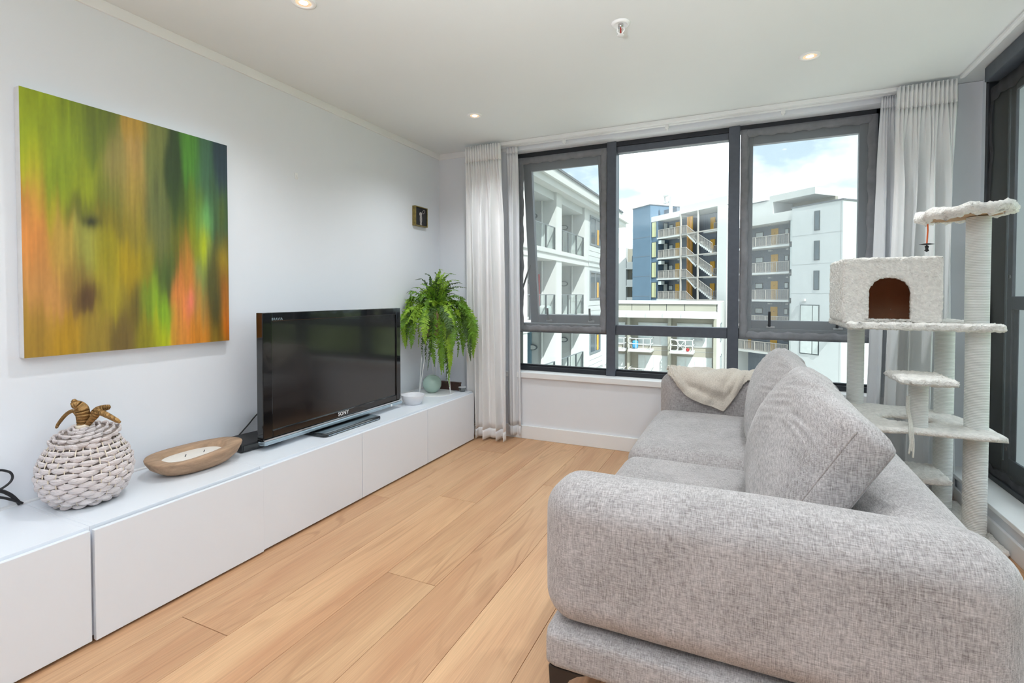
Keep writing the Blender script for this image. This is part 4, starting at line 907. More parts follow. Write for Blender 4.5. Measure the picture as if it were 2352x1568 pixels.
# ------------------------------------------------------------------ cat tree
ct = thing('cat_tree', (3.25, -0.6, 0), 'cream fleece cat tree with sisal posts in the window corner', 'cat tree')
def furbox(size, c, n, r=0.012, a=0.004, seed=0):
    R3 = np.random.default_rng(seed)
    def fn(p, u, v, w):
        d = R3.normal(0, 1, 3)*a*0.5; return p+Vector(d)
    return MB().puff(size, r, n, c, fn=fn)
def board(name, x0, x1, y0, y1, z0, z1, seed):
    return furbox((x1-x0, y1-y0, z1-z0), ((x0+x1)/2, (y0+y1)/2, (z0+z1)/2), (int((x1-x0)/0.011), int((y1-y0)/0.012), 4), 0.010, 0.005, seed).build(name, FUR, ct, smooth=True)
board('base_board', 3.01, 3.548, -0.86, -0.24, 0.0, 0.035, 1)
def ringprism(poly, hole, z0, z1, m, name):
    """flat board with an elliptical hole, fleece edge"""
    n = len(hole); V = []; Fq = []
    out = []
    cx = sum(p[0] for p in hole)/n; cy = sum(p[1] for p in hole)/n
    for (hx, hy) in hole:      # project outward from the hole centre to the polygon
        d = Vector((hx-cx, hy-cy)); best = 1e9
        for (a, b2) in zip(poly, poly[1:]+poly[:1]):
            A = Vector(a)-Vector((cx, cy)); B = Vector(b2)-Vector((cx, cy)); E_ = B-A; den = d.x*E_.y-d.y*E_.x
            if abs(den) < 1e-9: continue
            tt = (A.x*E_.y-A.y*E_.x)/den; ss = (A.x*d.y-A.y*d.x)/den
            if tt > 0 and -1e-6 <= ss <= 1+1e-6: best = min(best, tt)
        out.append((cx+d.x*best, cy+d.y*best))
    R3 = np.random.default_rng(5); K = 9
    for z in (z0, z1):
        for j in range(K+1):
            for i in range(n):
                f = j/K; q = R3.normal(0, 0.0018, 3); edge = 0.006 if j in (0, K) else 0
                V.append((hole[i][0]*(1-f)+out[i][0]*f+q[0], hole[i][1]*(1-f)+out[i][1]*f+q[1], z+q[2]+(edge if z == z0 else -edge)))
    B = (K+1)*n
    for j in range(K):
        for i in range(n):
            a, b2 = j*n+i, j*n+(i+1) % n; c2, d2 = (j+1)*n+(i+1) % n, (j+1)*n+i
            Fq.append((a, b2, c2, d2)); Fq.append((B+a, B+d2, B+c2, B+b2))
    for i in range(n):
        Fq.append((i, B+i, B+(i+1) % n, (i+1) % n)); k = K*n
        Fq.append((k+i, k+(i+1) % n, B+k+(i+1) % n, B+k+i))
    return MB().add(V, Fq).build(name, m, ct, smooth=True)
hole = [(3.215+0.118*math.cos(a), -0.625+0.085*math.sin(a)) for a in [2*PI*i/64 for i in range(64)]]
ringprism([(3.008, -0.895), (3.525, -0.895), (3.525, -0.62), (3.43, -0.325), (3.02, -0.235), (3.008, -0.26)], hole, 0.522, 0.552, FUR, 'hole_board')
board('upper_board', 2.925, 3.525, -0.855, -0.25, 1.012, 1.046, 3)
board('step_board', 3.105, 3.315, -1.02, -0.72, 0.775, 0.805, 4)
board('low_step_board', 3.15, 3.41, -0.64, -0.35, 0.225, 0.255, 6)
def post(x, y, z0, z1, r, m=ROPE):
    n = max(2, int((z1-z0)/0.003)); pr = [(r*0.9, 0)]+[(r+0.0006*((i % 2)*2-1), (z1-z0)*i/n) for i in range(1, n)]+[(r*0.9, z1-z0)]
    return MB().lathe(pr, (x, y, z0), 28).build('post', m, ct, smooth=True)
post(3.46, -0.74, 0.03, 0.530, 0.045); post(3.46, -0.74, 0.548, 1.020, 0.045); post(3.455, -0.74, 1.04, 1.545, 0.045)
post(3.054, -0.30, 0.03, 0.530, 0.042); post(3.054, -0.30, 0.548, 1.02, 0.042)
post(3.435, -0.40, 0.03, 0.530, 0.042); post(3.435, -0.40, 0.548, 1.02, 0.042)
post(3.221, -0.815, 0.548, 0.782, 0.038); post(3.25, -0.47, 0.03, 0.232, 0.038)
# house
hx0, hx1, hy0, hy1, hz0, hz1 = 2.912, 3.308, -0.815, -0.37, 1.044, 1.358
ox0, ox1, oz0, oz1 = 3.020, 3.186, 1.062, 1.262
def house():
    th = 0.024; ar = 0.075
    # front with arched opening
    op = [(ox0, oz0), (ox1, oz0), (ox1, oz1-ar)]+[(ox1-ar+ar*math.cos(a), oz1-ar+ar*math.sin(a)) for a in [PI/2*i/8 for i in range(1, 9)]]+[(ox0+ar-ar*math.sin(a), oz1-ar+ar*math.cos(a)) for a in [PI/2*i/8 for i in range(0, 9)]]
    # resample opening and join to the rectangle
    def loop(poly, n):
        L = [0]
        for a, b2 in zip(poly, poly[1:]+poly[:1]): L.append(L[-1]+math.dist(a, b2))
        r = []
        for i in range(n):
            d = L[-1]*i/n; k = max(j for j in range(len(poly)) if L[j] <= d+1e-9); f = (d-L[k])/max(1e-9, L[k+1]-L[k]); a, b2 = poly[k], poly[(k+1) % len(poly)]
            r.append((a[0]+(b2[0]-a[0])*f, a[1]+(b2[1]-a[1])*f))
        return r
    n = 96; hole = loop(op, n); cx, cz = (ox0+ox1)/2, (oz0+oz1)/2; outp = []
    for (x, z) in hole:
        dx, dz = x-cx, z-cz; tt = min([(hx1-cx)/dx if dx > 1e-9 else 9e9, (hx0-cx)/dx if dx < -1e-9 else 9e9, (hz1-cz)/dz if dz > 1e-9 else 9e9, (hz0-cz)/dz if dz < -1e-9 else 9e9]); outp.append((cx+dx*tt, cz+dz*tt))
    R3 = np.random.default_rng(8); V = []; Fq = []; K = 14
    for yy in (hy0, hy0+th):
        for j in range(K+1):
            for i in range(n):
                f = j/K; q = R3.normal(0, 0.0016, 3); V.append((hole[i][0]*(1-f)+outp[i][0]*f+q[0], yy+q[1]+(0.004 if j in (0, K) and yy == hy0 else 0), hole[i][1]*(1-f)+outp[i][1]*f+q[2]))
    B = (K+1)*n
    for j in range(K):
        for i in range(n):
            a, b2 = j*n+i, j*n+(i+1) % n; c2, d2 = (j+1)*n+(i+1) % n, (j+1)*n+i
            Fq.append((a, d2, c2, b2)); Fq.append((B+a, B+b2, B+c2, B+d2))
    for i in range(n): Fq.append((i, (i+1) % n, B+(i+1) % n, B+i))
    h = MB().add(V, Fq).build('house', FUR, ct, smooth=True); h['label'] = 'fleece-covered house with an arched doorway'
    furbox((th, hy1-hy0-0.002, hz1-hz0), (hx0+th/2, (hy0+hy1)/2, (hz0+hz1)/2), (3, 38, 28), 0.009, 0.004, 10).build('side_wall', FUR, h, smooth=True)
    furbox((th, hy1-hy0-0.002, hz1-hz0), (hx1-th/2, (hy0+hy1)/2, (hz0+hz1)/2), (3, 38, 28), 0.009, 0.004, 11).build('side_wall', FUR, h, smooth=True)
    furbox((hx1-hx0, hy1-hy0, th), ((hx0+hx1)/2, (hy0+hy1)/2, hz1-th/2+0.004), (36, 38, 3), 0.009, 0.004, 12).build('roof', FUR, h, smooth=True)
    furbox((hx1-hx0, th, hz1-hz0), ((hx0+hx1)/2, hy1-th/2, (hz0+hz1)/2), (36, 3, 28), 0.009, 0.004, 13).build('back_wall', FUR, h, smooth=True)
    MB().box(hx0+th+.001, hy1-th-0.006, hz0, hx1-th-.001, hy1-th, hz1-th).box(hx0+th, hy0+th, hz0+0.002, hx0+th+0.004, hy1-th, hz1-th).box(hx1-th-0.004, hy0+th, hz0+0.002, hx1-th, hy1-th, hz1-th).box(hx0+th, hy0+th, hz1-th-0.004, hx1-th, hy1-th, hz1-th).box(hx0+th, hy0+th, hz0, hx1-th, hy1-th, hz0+0.006).build('inner_board', CARD_D, h)
house()
# round perch with a fluffy rim
pcx, pcy, pz = 3.405, -0.74, 1.545
R3 = np.random.default_rng(3)
tilt = Matrix.Translation((pcx, pcy, pz)) @ Matrix.Rotation(-0.07, 4, 'Y')
pb = MB().lathe([(0.0, 0.0), (0.150, 0.0), (0.150, 0.014), (0.0, 0.014)], (0, 0, 0), 40); tr(pb, tilt).build('perch_board', CARD, ct)
V = []; Fq = []; ns, nr = 72, 12
for i in range(ns):
    a = 2*PI*i/ns
    for k in range(nr):
        b2 = 2*PI*k/nr; rr = 0.156+0.026*math.cos(b2)+0.005*math.sin(5*a); z = 0.020+0.025*math.sin(b2)+0.005*math.sin(7*a+1); q = R3.normal(0, 0.0042, 3)
        V.append((rr*math.cos(a)*1.02+q[0], rr*math.sin(a)+q[1], z+q[2]))
for i in range(ns):
    for k in range(nr): Fq.append((i*nr+k, ((i+1) % ns)*nr+k, ((i+1) % ns)*nr+(k+1) % nr, i*nr+(k+1) % nr))
m_ = MB().add(V, Fq); tr(m_, tilt).build('perch_rim', FUR, ct, smooth=True)
m_ = MB().lathe([(0.155, 0.018), (0.11, 0.017), (0.06, 0.020), (0.0, 0.020)], (0, 0, 0), 40); tr(m_, tilt).build('perch_pad', FUR, ct, smooth=True)
toy = MB().tube([(3.262, -0.745, 1.545), (3.264, -0.745, 1.49), (3.261, -0.745, 1.425)], 0.0032, 6).build('toy_cord', ORANGE, ct); toy['label'] = 'orange cord of the hanging toy'
MB().lathe([(0.0, 0.004), (0.014, 0.003), (0.031, -0.001), (0.014, -0.004), (0.0, -0.004)], (3.261, -0.745, 1.425), 24).build('toy_disc', BLACK_M, toy, smooth=True)
MB().lathe([(0.0, 0.0), (0.009, -0.006), (0.006, -0.02), (0.010, -0.028), (0.0, -0.034)], (3.261, -0.745, 1.421), 12).build('toy_weight', BLACK_M, toy, smooth=True)
rp = ct
for k, (dx, z1) in enumerate(((0, 0.44), (0.012, 0.425), (0.006, 0.455))):
    P = bezier([(3.168+dx*0.5, -0.855, 0.70), (3.165+dx*0.6, -0.868, 0.64), (3.172+dx*0.6, -0.882, 0.585), (3.165+dx, -0.912, 0.548), (3.168+dx, -0.918, 0.49), (3.163+dx*1.3, -0.918, z1)], 8)
    MB().tube(P, 0.0045, 6).build('rope_tail', ROPEP, ct, smooth=True)

# ------------------------------------------------------------------ outside
struct(MB().box(-300, -100, -14.2, 300, 400, -14).build('ground', E_GRASS))
struct(MB().box(-60, -60, -14, 20, 75, -13.95).build('ground_pavement', E_GROUND))
# our own building: storeys above and below, and an unseen block added to keep sun off the side window
ob = MB().box(-0.6, YB, H+0.35, 4.05, 0.35, H+6.0).box(-0.6, YB, -14, 4.05, 0.35, -0.2).box(-0.6, -0.0, -0.2, -0.2, 0.35, H+0.35)
struct(ob.build('wall_outer', E_WHITE2))
struct(MB().box(3.9, -9.0, -14, 7.9, YB+2.2, 10.6).build('sun_block_wall', E_WHITE2))  # added out of view only to block the sun

# --- left building with balconies
lb = thing('balcony_building', (-8, 20, -14), 'white apartment block with recessed glass-railed balconies seen through the left pane', 'building')
X = -4.9; FY0, FY1 = 6.0, 27.6
MB().box(-16, FY0, -14, -7.2, FY1, 6.1).build('back_wall', E_WHITE, lb)
MB().box(-7.2, 21.48, -14, X, FY1, 5.6).build('flush_wall', E_WHITE2, lb)
for (a, b) in ((5.9, 6.4), (9.1, 9.7), (12.9, 13.55), (16.75, 17.43), (20.95, 21.48)):
    MB().box(-7.2, a, -14, X, b, 5.6).build('fin_wall', E_WHITE, lb)
fl = [3.10-2.87*i for i in range(6)]
for z in fl:
    MB().box(-7.2, FY0, z-0.45, X+0.03, 21.5, z).build('floor_slab', E_WHITE, lb)
    MB().box(X+0.03, FY0, z-0.20, X+0.07, FY1, z-0.17).build('slab_joint', E_GREY, lb)
MB().box(-7.2, FY0, 5.24, X-0.12, 21.4, 5.6).build('roof_beam', E_WHITE2, lb)
MB().box(-7.2, FY0, 5.58, X+0.28, 29.4, 5.86).build('gutter', E_WHITE, lb)
MB().box(-7.2, FY0, 5.86, X+0.42, 29.9, 6.10).build('fascia', E_WHITE, lb)
MB().box(-16, FY0, 6.10, X, 29.6, 6.56).build('parapet', E_GREY, lb)
MB().box(-16, FY0, 6.56, X+0.05, 29.65, 6.66).build('coping', E_DARK, lb)
for z in fl[:5]:
    for ys in ((10.0, 11.2, 12.5), (13.9, 14.4, 15.6, 16.63), (17.6, 18.46, 19.71, 20.83)):
        r = MB().box(X-0.06, ys[0]-0.3, z+0.03, X-0.045, ys[-1], z+0.93).build('balustrade', E_RGLASS, lb)
        for y in ys: MB().box(X-0.08, y-0.035, z, X-0.02, y+0.035, z+0.96).build('post', E_FRAMED, r)
        MB().box(X-0.075, ys[0]-0.3, z+0.94, X-0.03, ys[-1], z+0.975).build('handrail', E_FRAME, r)
    for y in (16.72, 20.92):
        MB().lathe([(0.0, 0.0), (0.17, 0.0), (0.17, 0.06), (0.0, 0.06)], (0, 0, 0), 20)
        lp = MB().prism([(-5.98+0.22*math.cos(2*PI*k/20), z+1.52+0.13*math.sin(2*PI*k/20)) for k in range(20)], y, y-0.08, 'y').build('wall_light', E_DARK, lb)
        MB().prism([(-5.98+0.17*math.cos(2*PI*k/20), z+1.52+0.09*math.sin(2*PI*k/20)) for k in range(20)], y-0.08, y-0.10, 'y').build('lens', E_WHITE, lp)
        MB().tube([(-5.55, y-0.05, z), (-5.55, y-0.05, z+2.4)], 0.05, 8).build('downpipe', E_WHITE, lb)
    wz0, wz1 = z+0.68, z+2.22
    if z == fl[0]: wz1 = 5.33
    wv_ = MB().box(X, 21.86, wz0, X+0.05, 21.96, wz1).box(X, 23.86, wz0, X+0.05, 23.96, wz1).box(X, 21.96, wz1-0.1, X+0.05, 23.86, wz1).box(X, 21.96, wz0, X+0.05, 23.86, wz0+0.1).box(X, 22.86, wz0+0.1, X+0.05, 22.96, wz1-0.1).build('window', E_FRAME, lb)
    MB().box(X, 21.96, wz0+0.1, X+0.02, 22.86, wz1-0.1).build('pane', E_GLASS, wv_)
    MB().box(X, 22.96, wz0+0.1, X+0.02, 23.86, wz1-0.1).build('pane', E_GLASS, wv_)
    MB().box(X+0.021, 23.25, wz0+0.12, X+0.024, 23.6, wz0+0.95).build('blind', E_ORANGE, wv_)
    for k in range(4): MB().box(X, 21.62, z-0.42+k*0.27, X+0.03+0.012, 24.4, z-0.42+k*0.27+0.25).build('weatherboard', E_WHITE2, lb)
MB().box(X, 24.4, -14, X+0.10, 24.75, 5.6).build('corner_board', E_WHITE, lb)
MB().box(-6.35, 16.60, fl[2]+0.02, -6.05, 16.74, fl[2]+2.3).build('door_frame', mat('teal_frame', lin(88, 118, 134), .5, noise=.05), lb)
t = thing('perforated_rack', (-5.65, 16.42, fl[1]), 'tall red perforated rack standing on the middle left balcony', 'rack')
MB().box(-5.75, 16.38, fl[1], -5.55, 16.46, fl[1]+1.84).build('panel', E_RED, t)
hm = MB()
for k in range(8): hm.box(-5.67, 16.372, fl[1]+0.15+k*0.21, -5.63, 16.38, fl[1]+0.19+k*0.21)
hm.build('hole_row', E_DARK, t)
tag(MB().puff((0.5, 0.4, 0.5), 0.12, (8, 8, 8), (-5.27, 16.35, fl[1]+0.25)).build('balcony_bag', E_WHITE, smooth=True), 'white bag beside the red rack on the balcony', 'bag')

# --- stair building (local frame: x along the facade, y towards us, z up)
P0 = Vector((7.177, 55.614, 0)); ang = math.atan2(0.682, -0.7313)
sb = thing('stair_building', P0, 'white and slate-blue apartment block with orange doors and outdoor stairs', 'building', rz=ang)
def SB(name, m, x0, x1, y0, y1, z0, z1, parent=None): return MB().box(x0, y0, z0, x1, y1, z1).build(name, m, parent or sb, local=True)
G = -14.0
SB('core_wall', E_NAVYD, 0.0, 10.0, -9, -1.9, G, 9.5); SB('core_wall', E_NAVYD, 17.3, 23.3, -9, -1.9, G, 11.7)
SB('tower', E_NAVY, 23.36, 27.6, -6, 0.25, G, 14.25)
for z in (9.65, 6.85, 3.9, 0.95, -2.0): SB('tower_joint', E_NAVYD, 23.36, 27.6, 0.25, 0.262, z, z+0.06)
SB('tower_cap', E_DARK, 23.3, 27.66, -6.05, 0.3, 14.2, 14.33)
SB('lift_room', E_NAVYD, 20.6, 23.36, -6, -2.2, 11.7, 13.6)
SB('roof_band', E_WHITE, 17.3, 23.4, -9, 0.1, 11.7, 12.45)
SB('roof_band', E_WHITE, 9.0, 17.3, -9, 0.1, 12.0, 13.0)
mast = MB().box(20.3, -1.2, 12.4, 20.7, -0.9, 15.0).box(20.9, -1.2, 14.2, 21.9, -0.9, 14.4).box(20.9, -1.2, 15.2, 21.9, -0.9, 15.4).box(21.8, -1.2, 14.2, 21.9, -0.9, 15.4).build('roof_mast', E_WHITE, sb, local=True)
floors = [9.32, 6.42, 3.52, 0.62, -2.28, -5.18]
def rail(x0, x1, z, post_every, m=E_RAIL, h=1.1, y=0.0):
    mb = MB(); x = x0
    while x < x1: mb.box(x, y-0.025, z+0.08, x+0.035, y+0.01, z+h-0.05); x += 0.125
    o = mb.build('railing', m, sb, local=True); o['kind'] = 'stuff'
    f = MB().box(x0, y-0.04, z+h-0.06, x1, y+0.03, z+h).box(x0, y-0.03, z+0.05, x1, y+0.02, z+0.10)
    x = x0
    while x <= x1+0.01: f.box(x-0.04, y-0.04, z, x+0.04, y+0.04, z+h); x += post_every
    f.build('rail_frame', m, sb, local=True)
def backwin(x0, x1, z0, z1, m=E_GLASSL):
    wf = SB('window', E_FRAMED, x0, x1, -1.9, -1.86, z0, z1); SB('pane', m, x0+0.1, x1-0.1, -1.86, -1.84, z0+0.1, z1-0.1, wf)
for i, z in enumerate(floors):
    SB('gallery_slab', E_WHITE, 17.3, 22.1, -1.9, 0.06, z-0.22, z)
    rail(17.35, 21.85, z, 1.12)
    d = SB('door', E_ORANGE, 19.6, 20.4, -1.9, -1.84, z, z+2.08); SB('knob', E_FRAMED, 19.95, 20.03, -1.84, -1.82, z+1.55, z+1.63, d)
    backwin(20.95, 21.85, z+1.2, z+1.95); sw = SB('window', E_FRAMED, 21.86, 21.9, -1.7, -0.9, z+0.1, z+2.2); SB('pane', E_GLASSL, 21.84, 21.86, -1.6, -1.0, z+0.2, z+2.1, sw)
    SB('column', E_NAVY, 21.9, 23.36, -2, 0.0, z-2.9, z+2.4)
    yw = SB('window', E_FRAMED, 22.3, 23.28, 0.0, 0.05, z+0.12, z+2.38); SB('pane', E_YELLOW, 22.55, 23.2, 0.05, 0.07, z+0.2, z+2.3, yw); SB('pane', E_YELLOW, 22.32, 22.47, 0.05, 0.07, z+0.2, z+2.3, yw)
    SB('ceiling_lamp', E_WHITE, 18.5, 18.9, -1.2, -0.9, z+2.45, z+2.55); SB('bracket_lamp', E_GLASSL, 21.2, 21.8, -0.6, 0.0, z-0.9, z-0.4)
    # stairs
    SB('floor_beam', E_RAIL, 10.6, 17.2, -0.1, 0.06, z-0.16, z); SB('landing_slab', E_WHITE, 15.9, 17.2, -1.9, 0.06, z-0.2, z); SB('landing_slab', E_WHITE, 10.6, 12.9, -3.2, -1.9+0.0, z-0.2, z)
    SB('landing_slab', E_WHITE, 10.6, 14.0, -1.9, -0.9, z-0.2, z)
    sc_ = MB()
    for (xa, za, xb, zb2) in ((16.0, z, 14.3, z-1.35), (13.9, z-1.35, 11.6, z-2.72)):
        n = 8
        for k in range(n):
            f = k/n; g = (k+1)/n; xx = xa+(xb-xa)*f; x2 = xa+(xb-xa)*g; zz = za+(zb2-za)*g
            sc_.box(x2, -0.8, zz-0.04, xx, -0.05, zz+0.04); sc_.box(x2, -0.06, zz-0.22, xx, 0.02, zz+0.06)
    sc_.build('stair_flight', E_WHITE, sb, local=True)
    SB('half_landing', E_WHITE, 13.8, 14.4, -0.9, 0.02, z-1.42, z-1.3)
    rf = MB()
    for (xa, za, xb, zb2) in ((16.1, z, 14.1, z-1.35), (13.95, z-1.35, 11.5, z-2.75)):
        n = 16
        for k in range(n+1):
            f = k/n; xx = xa+(xb-xa)*f; zz = za+(zb2-za)*f; rf.box(xx-0.02, 0.0, zz, xx+0.02, 0.03, zz+1.0)
        rf.prism([(xa, za+1.0), (xb, zb2+1.0), (xb, zb2+1.07), (xa, za+1.07)], -0.01, 0.04, 'y')
    o = rf.build('stair_railing', E_RAIL, sb, local=True); o['kind'] = 'stuff'
    rail(16.1, 17.1, z, 1.0); rail(10.7, 13.2, z, 1.25, y=-1.9)
    SB('door', E_ORANGE, 14.3, 15.1, -3.2, -3.1, z, z+2.08)
    for k, x in enumerate((15.95, 16.14, 16.33, 16.52, 16.71, 16.88)): SB('screen_slat', E_ORANGE if k % 3 == 0 else E_TIMBER, x, x+0.12, -0.95, -0.85, z-2.75, z+2.3)
SB('stair_recess', E_NAVYD, 10.6, 18.5, -3.4, -3.2, G, 12.0)
for x in (17.12, 13.92): SB('steel_column', E_RAIL, x-0.09, x+0.09, -0.05, 0.12, G, 12.0)
SB('steel_column', E_RAIL, 12.2, 12.35, -2.0, -1.85, G, 12.0)
SB('fin_wall', E_WHITE, 9.1, 10.6, -9, 0.1, G, 12.0)
SB('panel_wall', E_WHITE, 7.6, 9.1, -9, 0.0, G, 11.5)
# right half: galleries and white block
for i, z in enumerate([6.52, 3.64, 0.66, -2.2, -5.1]):
    SB('gallery_slab', E_WHITE, 0.72, 7.6, -1.9, 0.06, z-0.22, z); rail(0.8, 7.6, z, 1.4)
    d = SB('door', E_ORANGE, 3.65, 4.55, -1.9, -1.84, z, z+2.05); SB('knob', E_FRAMED, 4.05, 4.13, -1.84, -1.82, z+1.5, z+1.58, d)
    SB('door', E_ORANGE, 7.2, 7.6, -1.9, -1.84, z, z+2.05)
    backwin(5.6, 6.7, z+1.2, z+1.9, E_GLASSL); backwin(2.3, 2.85, z+1.2, z+1.9)
    wf = SB('window', E_FRAMED, 0.05, 0.72, -1.0, 0.02, z+0.1, z+2.6); SB('pane', E_GLASSL, 0.08, 0.6, 0.02, 0.04, z+0.2, z+2.5, wf)
    SB('ceiling_lamp', E_WHITE, 3.6, 3.95, -1.0, -0.7, z+2.35, z+2.45); SB('ceiling_lamp', E_WHITE, 1.4, 1.7, -1.0, -0.7, z+2.35, z+2.45)
SB('roof_band', E_WHITE, 0.0, 7.6, -9, 0.1, 8.92, 9.9); SB('roof_wall', E_WHITE, 3.75, 6.6, -9, -0.6, 9.9, 11.5); SB('coping', E_DARK, 4.1, 6.6, -9, -0.55, 11.5, 11.62)
pf = MB().box(3.3, -4.0, 9.9, 3.75, -0.6, 12.0).box(-1.6, -4.0, 11.3, 3.3, -0.6, 12.0).build('roof_portal', E_WHITE, sb, local=True)
SB('roof_room', E_BEIGED, -1.6, 3.3, -4.0, -3.6, 9.9, 11.3)
SB('block', E_WHITE2, -5.24, 0.05, -8.0, 0.5, G, 9.98); SB('coping', E_DARK, -5.30, 0.1, -8.05, 0.55, 9.98, 10.13)
for z in (7.1, 4.2, 1.3, -1.6): SB('panel_joint', E_GREY, -5.24, 0.05, 0.5, 0.508, z, z+0.05)
SB('panel_joint', E_GREY, -5.1, -5.05, 0.5, 0.508, G, 9.9)
for z in (7.45, 4.55, 1.65):
    wf = SB('window', E_FRAMED, -3.0, -2.4, 0.5, 0.54, z, z+1.9); SB('pane', E_GLASS, -2.92, -2.5, 0.54, 0.56, z+0.08, z+1.82, wf)
for z in (-1.9, -4.7):
    wf = SB('window', E_FRAMED, -3.05, -1.0, 0.5, 0.54, z, z+2.1); SB('pane', E_GLASSL, -2.95, -2.4, 0.54, 0.56, z+0.08, z+2.02, wf); SB('pane', E_GLASSL, -2.3, -1.08, 0.54, 0.56, z+0.08, z+2.02, wf)
SB('wall_lamp', E_WHITE, -1.6, -1.2, 0.5, 0.75, 0.55, 0.8); SB('wall_lamp', E_WHITE, -4.1, -3.7, 0.5, 0.8, -3.2, -2.8)

# --- beige building
bb = thing('beige_building', (-4, 50, G), 'low beige apartment block with small white balconies seen through the middle pane', 'building')
def BX(name, m, x0, x1, y0, y1, z0, z1, p=None): return MB().box(x0, y0, z0, x1, y1, z1).build(name, m, p or bb)
BX('recess_wall', E_BEIGED, -14, 0.1, 48.0, 60, G, -0.4)
BX('parapet_wall', E_DARK, -14, 0.15, 47.2, 60, -0.45, 0.30); BX('coping', E_WHITE, -14.1, 0.25, 47.0, 60.1, 0.30, 0.50)
for a, b in ((-14, -9.5), (-9.45, -7.80), (-7.75, -6.08), (-6.03, -4.48), (-4.43, -2.78), (-2.73, 0.08)): BX('panel', E_BEIGE, a, b, 47.13, 47.2, -0.37, 0.27)
BX('eave', E_WHITE, -14, 0.1, 46.2, 48.0, -0.78, -0.38); BX('gutter', E_WHITE, -14, 0.12, 46.1, 46.5, -1.03, -0.74)
for x in (-8.15, -6.3, -4.7, -3.0): BX('gutter_bracket', E_GREY, x, x+0.06, 46.05, 46.1, -0.95, -0.6)
for a, b in ((-12.3, -12.05), (-8.2, -7.97), (-4.28, -4.0), (-0.16, 0.1)): BX('column', E_BEIGE, a, b, 47.0, 48.0, G, -1.03)
BX('side_wall', E_WHITE, 0.1, 0.35, 47.2, 60, G, 0.45)
for y in (49.0, 51.0): 
    for z in (-3.4, -6.6): wf = BX('window', E_FRAME, 0.35, 0.40, y, y+0.7, z, z+1.8); BX('pane', E_GLASSL, 0.4, 0.42, y+.08, y+.62, z+.08, z+1.72, wf)
for z in (-1.60, -4.85, -7.8):
    for (x0, x1) in ((-7.3, -4.4), (-3.55, -0.3), (-12, -8.6)):
        wf = BX('window', E_WHITE, x0, x1, 47.93, 48.0, z-2.3, z); n = 4; w_ = (x1-x0)/n
        for k in range(n): BX('pane', E_GLASSL if (k+int(-z)) % 3 else E_WHITE, x0+k*w_+0.07, x0+(k+1)*w_-0.05, 47.90, 47.93, z-2.22, z-0.08, wf)
for z in (-4.2, -7.15):
    for (x0, x1) in ((-7.97, -5.73), (-4.0, -1.86), (-12.0, -8.3)):
        s_ = BX('balcony', E_WHITE, x0, x1, 46.2, 48.0, z-0.2, z)
        rl = MB()
        for zz in (0.55, 1.08): rl.box(x0+0.05, 46.24, z+zz, x1-0.05, 46.29, z+zz+0.06).box(x0+0.03, 46.24, z+zz, x0+0.08, 48, z+zz+0.06).box(x1-0.08, 46.24, z+zz, x1-0.03, 48, z+zz+0.06)
        for k in range(4): xx = x0+0.05+(x1-x0-0.15)*k/3; rl.box(xx, 46.24, z, xx+0.06, 46.29, z+1.1)
        rl.build('railing', E_WHITE, s_)
BX('wall_joint', E_GREY, -7.9, -0.2, 47.985, 48.0, -4.36, -4.32); BX('shade_band', E_GREY, -2.2, -1.2, 47.7, 48.0, -3.25, -3.1)
t = MB().puff((0.55, 0.4, 0.8), 0.15, (8, 8, 8), (-7.45, 47.2, -3.78)).build('towel_bundle', E_BLUE, smooth=True); tag(t, 'blue cloth bundle on the left beige balcony', 'bundle')
t = MB().puff((0.32, 0.32, 0.32), 0.15, (8, 8, 8), (-2.4, 46.6, -4.035)).build('ball', E_RED, smooth=True); tag(t, 'red ball on the right beige balcony', 'ball')
t = thing('drying_rack', (-3.1, 47.2, -4.19), 'white folding clothes rack on the right beige balcony', 'clothes rack')
for yy in (46.8, 47.5): MB().tube([(-3.5, yy, -4.2), (-2.7, yy, -3.2)], 0.03, 6).tube([(-2.7, yy, -4.2), (-3.5, yy, -3.2)], 0.03, 6).build('cross_leg', E_WHITE, t)
MB().box(-3.6, 46.8, -3.22, -2.6, 47.5, -3.18).build('top_frame', E_WHITE, t)

# --- far white block
fb_ = thing('far_block', (-22, 85, G), 'distant white block with stacked balconies left of the slate-blue tower', 'building')
MB().box(-40, 80, G, -15.4, 95, 9.0).build('wall', E_WHITE, fb_); MB().box(-15.4, 81.5, G, -12, 95, 8.9).build('side_wall', E_BEIGED, fb_)
for z in (5.6, 2.7, -0.2, -3.1):
    s_ = MB().box(-15.4, 80, z-0.2, -13.2, 81.5, z).build('balcony', E_WHITE, fb_); MB().box(-15.3, 80.05, z, -13.25, 80.1, z+1.0).build('railing', E_WHITE, s_)
    wf = MB().box(-14.7, 81.45, z+0.1, -13.4, 81.5, z+2.1).build('window', E_FRAMED, fb_); MB().box(-14.6, 81.42, z+0.2, -13.5, 81.45, z+2.0).build('pane', E_GLASS, wf)

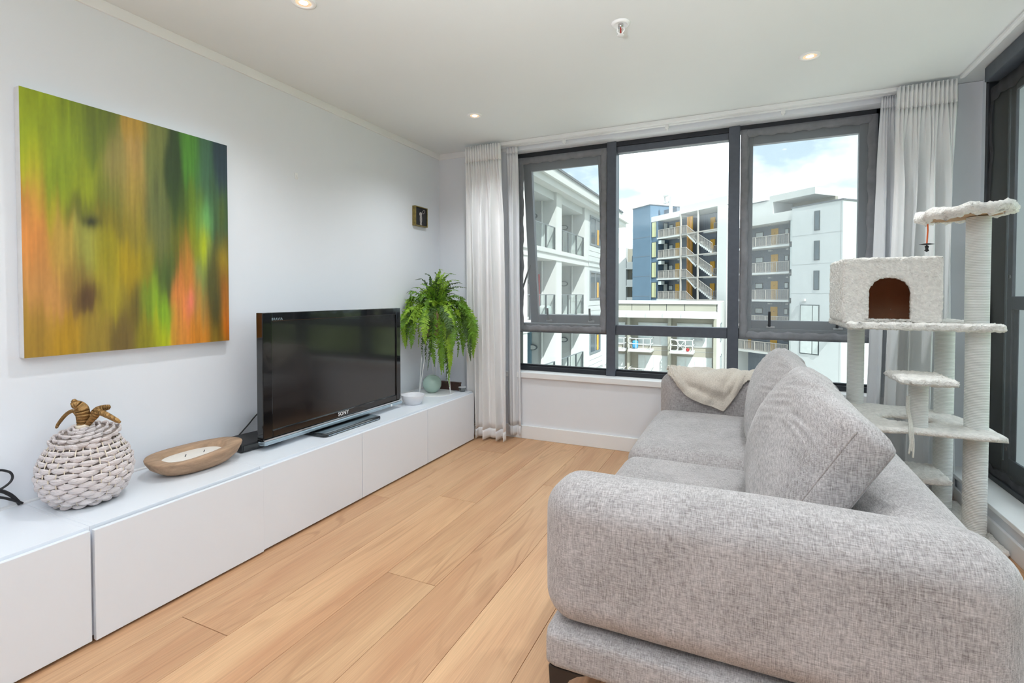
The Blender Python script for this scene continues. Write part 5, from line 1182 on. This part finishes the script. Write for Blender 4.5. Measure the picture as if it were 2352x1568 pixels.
# --- seen through the side window
hs = thing('house', (34, 80, G), 'distant house with a red tiled roof seen past the side window', 'house')
MB().box(26, 74, G, 52, 90, 1.6).build('wall', E_WHITE, hs)
MB().prism([(72.5, 1.5), (91.5, 1.5), (82, 4.6)], 25, 53, 'x').build('roof', E_TILE, hs)
def tree(x, y, z0, h, r, label, seed, bare=False):
    t = thing('tree', (x, y, z0), label, 'tree', 'trees beside the building'); R4 = random.Random(seed)
    MB().tube([(x, y, z0), (x+0.2, y, z0+h*0.3), (x-0.1, y+0.1, z0+h*0.55)], [0.28, 0.2, 0.13], 8).build('trunk', E_BARK, t, smooth=True)
    br = MB(); tips = []
    for k in range(26):
        a = R4.uniform(0, 2*PI); b0 = Vector((x, y, z0+h*R4.uniform(0.35, 0.55))); e_ = b0+Vector((math.cos(a)*r*R4.uniform(.5, 1), math.sin(a)*r*R4.uniform(.5, 1), h*R4.uniform(0.15, 0.45)))
        m_ = b0.lerp(e_, 0.5)+Vector((0, 0, R4.uniform(-.3, .5))); br.tube(bezier([b0, m_, e_], 4), [0.06*(1-0.1*i) for i in range(9)], 5); tips.append(e_)
        for q in range(4):
            s0 = m_.lerp(e_, R4.random()); e2 = s0+Vector((R4.uniform(-1, 1), R4.uniform(-1, 1), R4.uniform(-.2, 1)))*r*0.35; br.tube([s0, s0.lerp(e2, .5)+Vector((0, 0, .1)), e2], [0.025, 0.018, 0.01], 4); tips.append(e2)
    br.build('branches', E_BARK, t)
    if not bare:
        lf = MB()
        for p in tips:
            for q in range(26):
                c = p+Vector((R4.gauss(0, .32), R4.gauss(0, .32), R4.gauss(0, .28))); u = Vector((R4.uniform(-1, 1), R4.uniform(-1, 1), R4.uniform(-1, 1))).normalized()*0.13; v = u.cross(Vector((R4.random(), R4.random(), R4.random()))).normalized()*0.09
                lf.add([c-u, c+v, c+u, c-v], [(0, 1, 2, 3)])
        o = lf.build('foliage', E_LEAF, t); o['kind'] = 'stuff'
tree(10.6, 15.6, G, 20.5, 3.4, 'bare-branched tree whose twigs cross the side window', 1, True)
tree(22.0, 16.5, G, 18.5, 4.0, 'leafy tree right of the side window view, nearest of its clump', 2)
tree(25.0, 26.0, G, 19.2, 4.2, 'leafy tree right of the side window view, middle of its clump', 3)
tree(33.5, 24.0, G, 20.0, 4.4, 'leafy tree right of the side window view, farthest of its clump', 4)
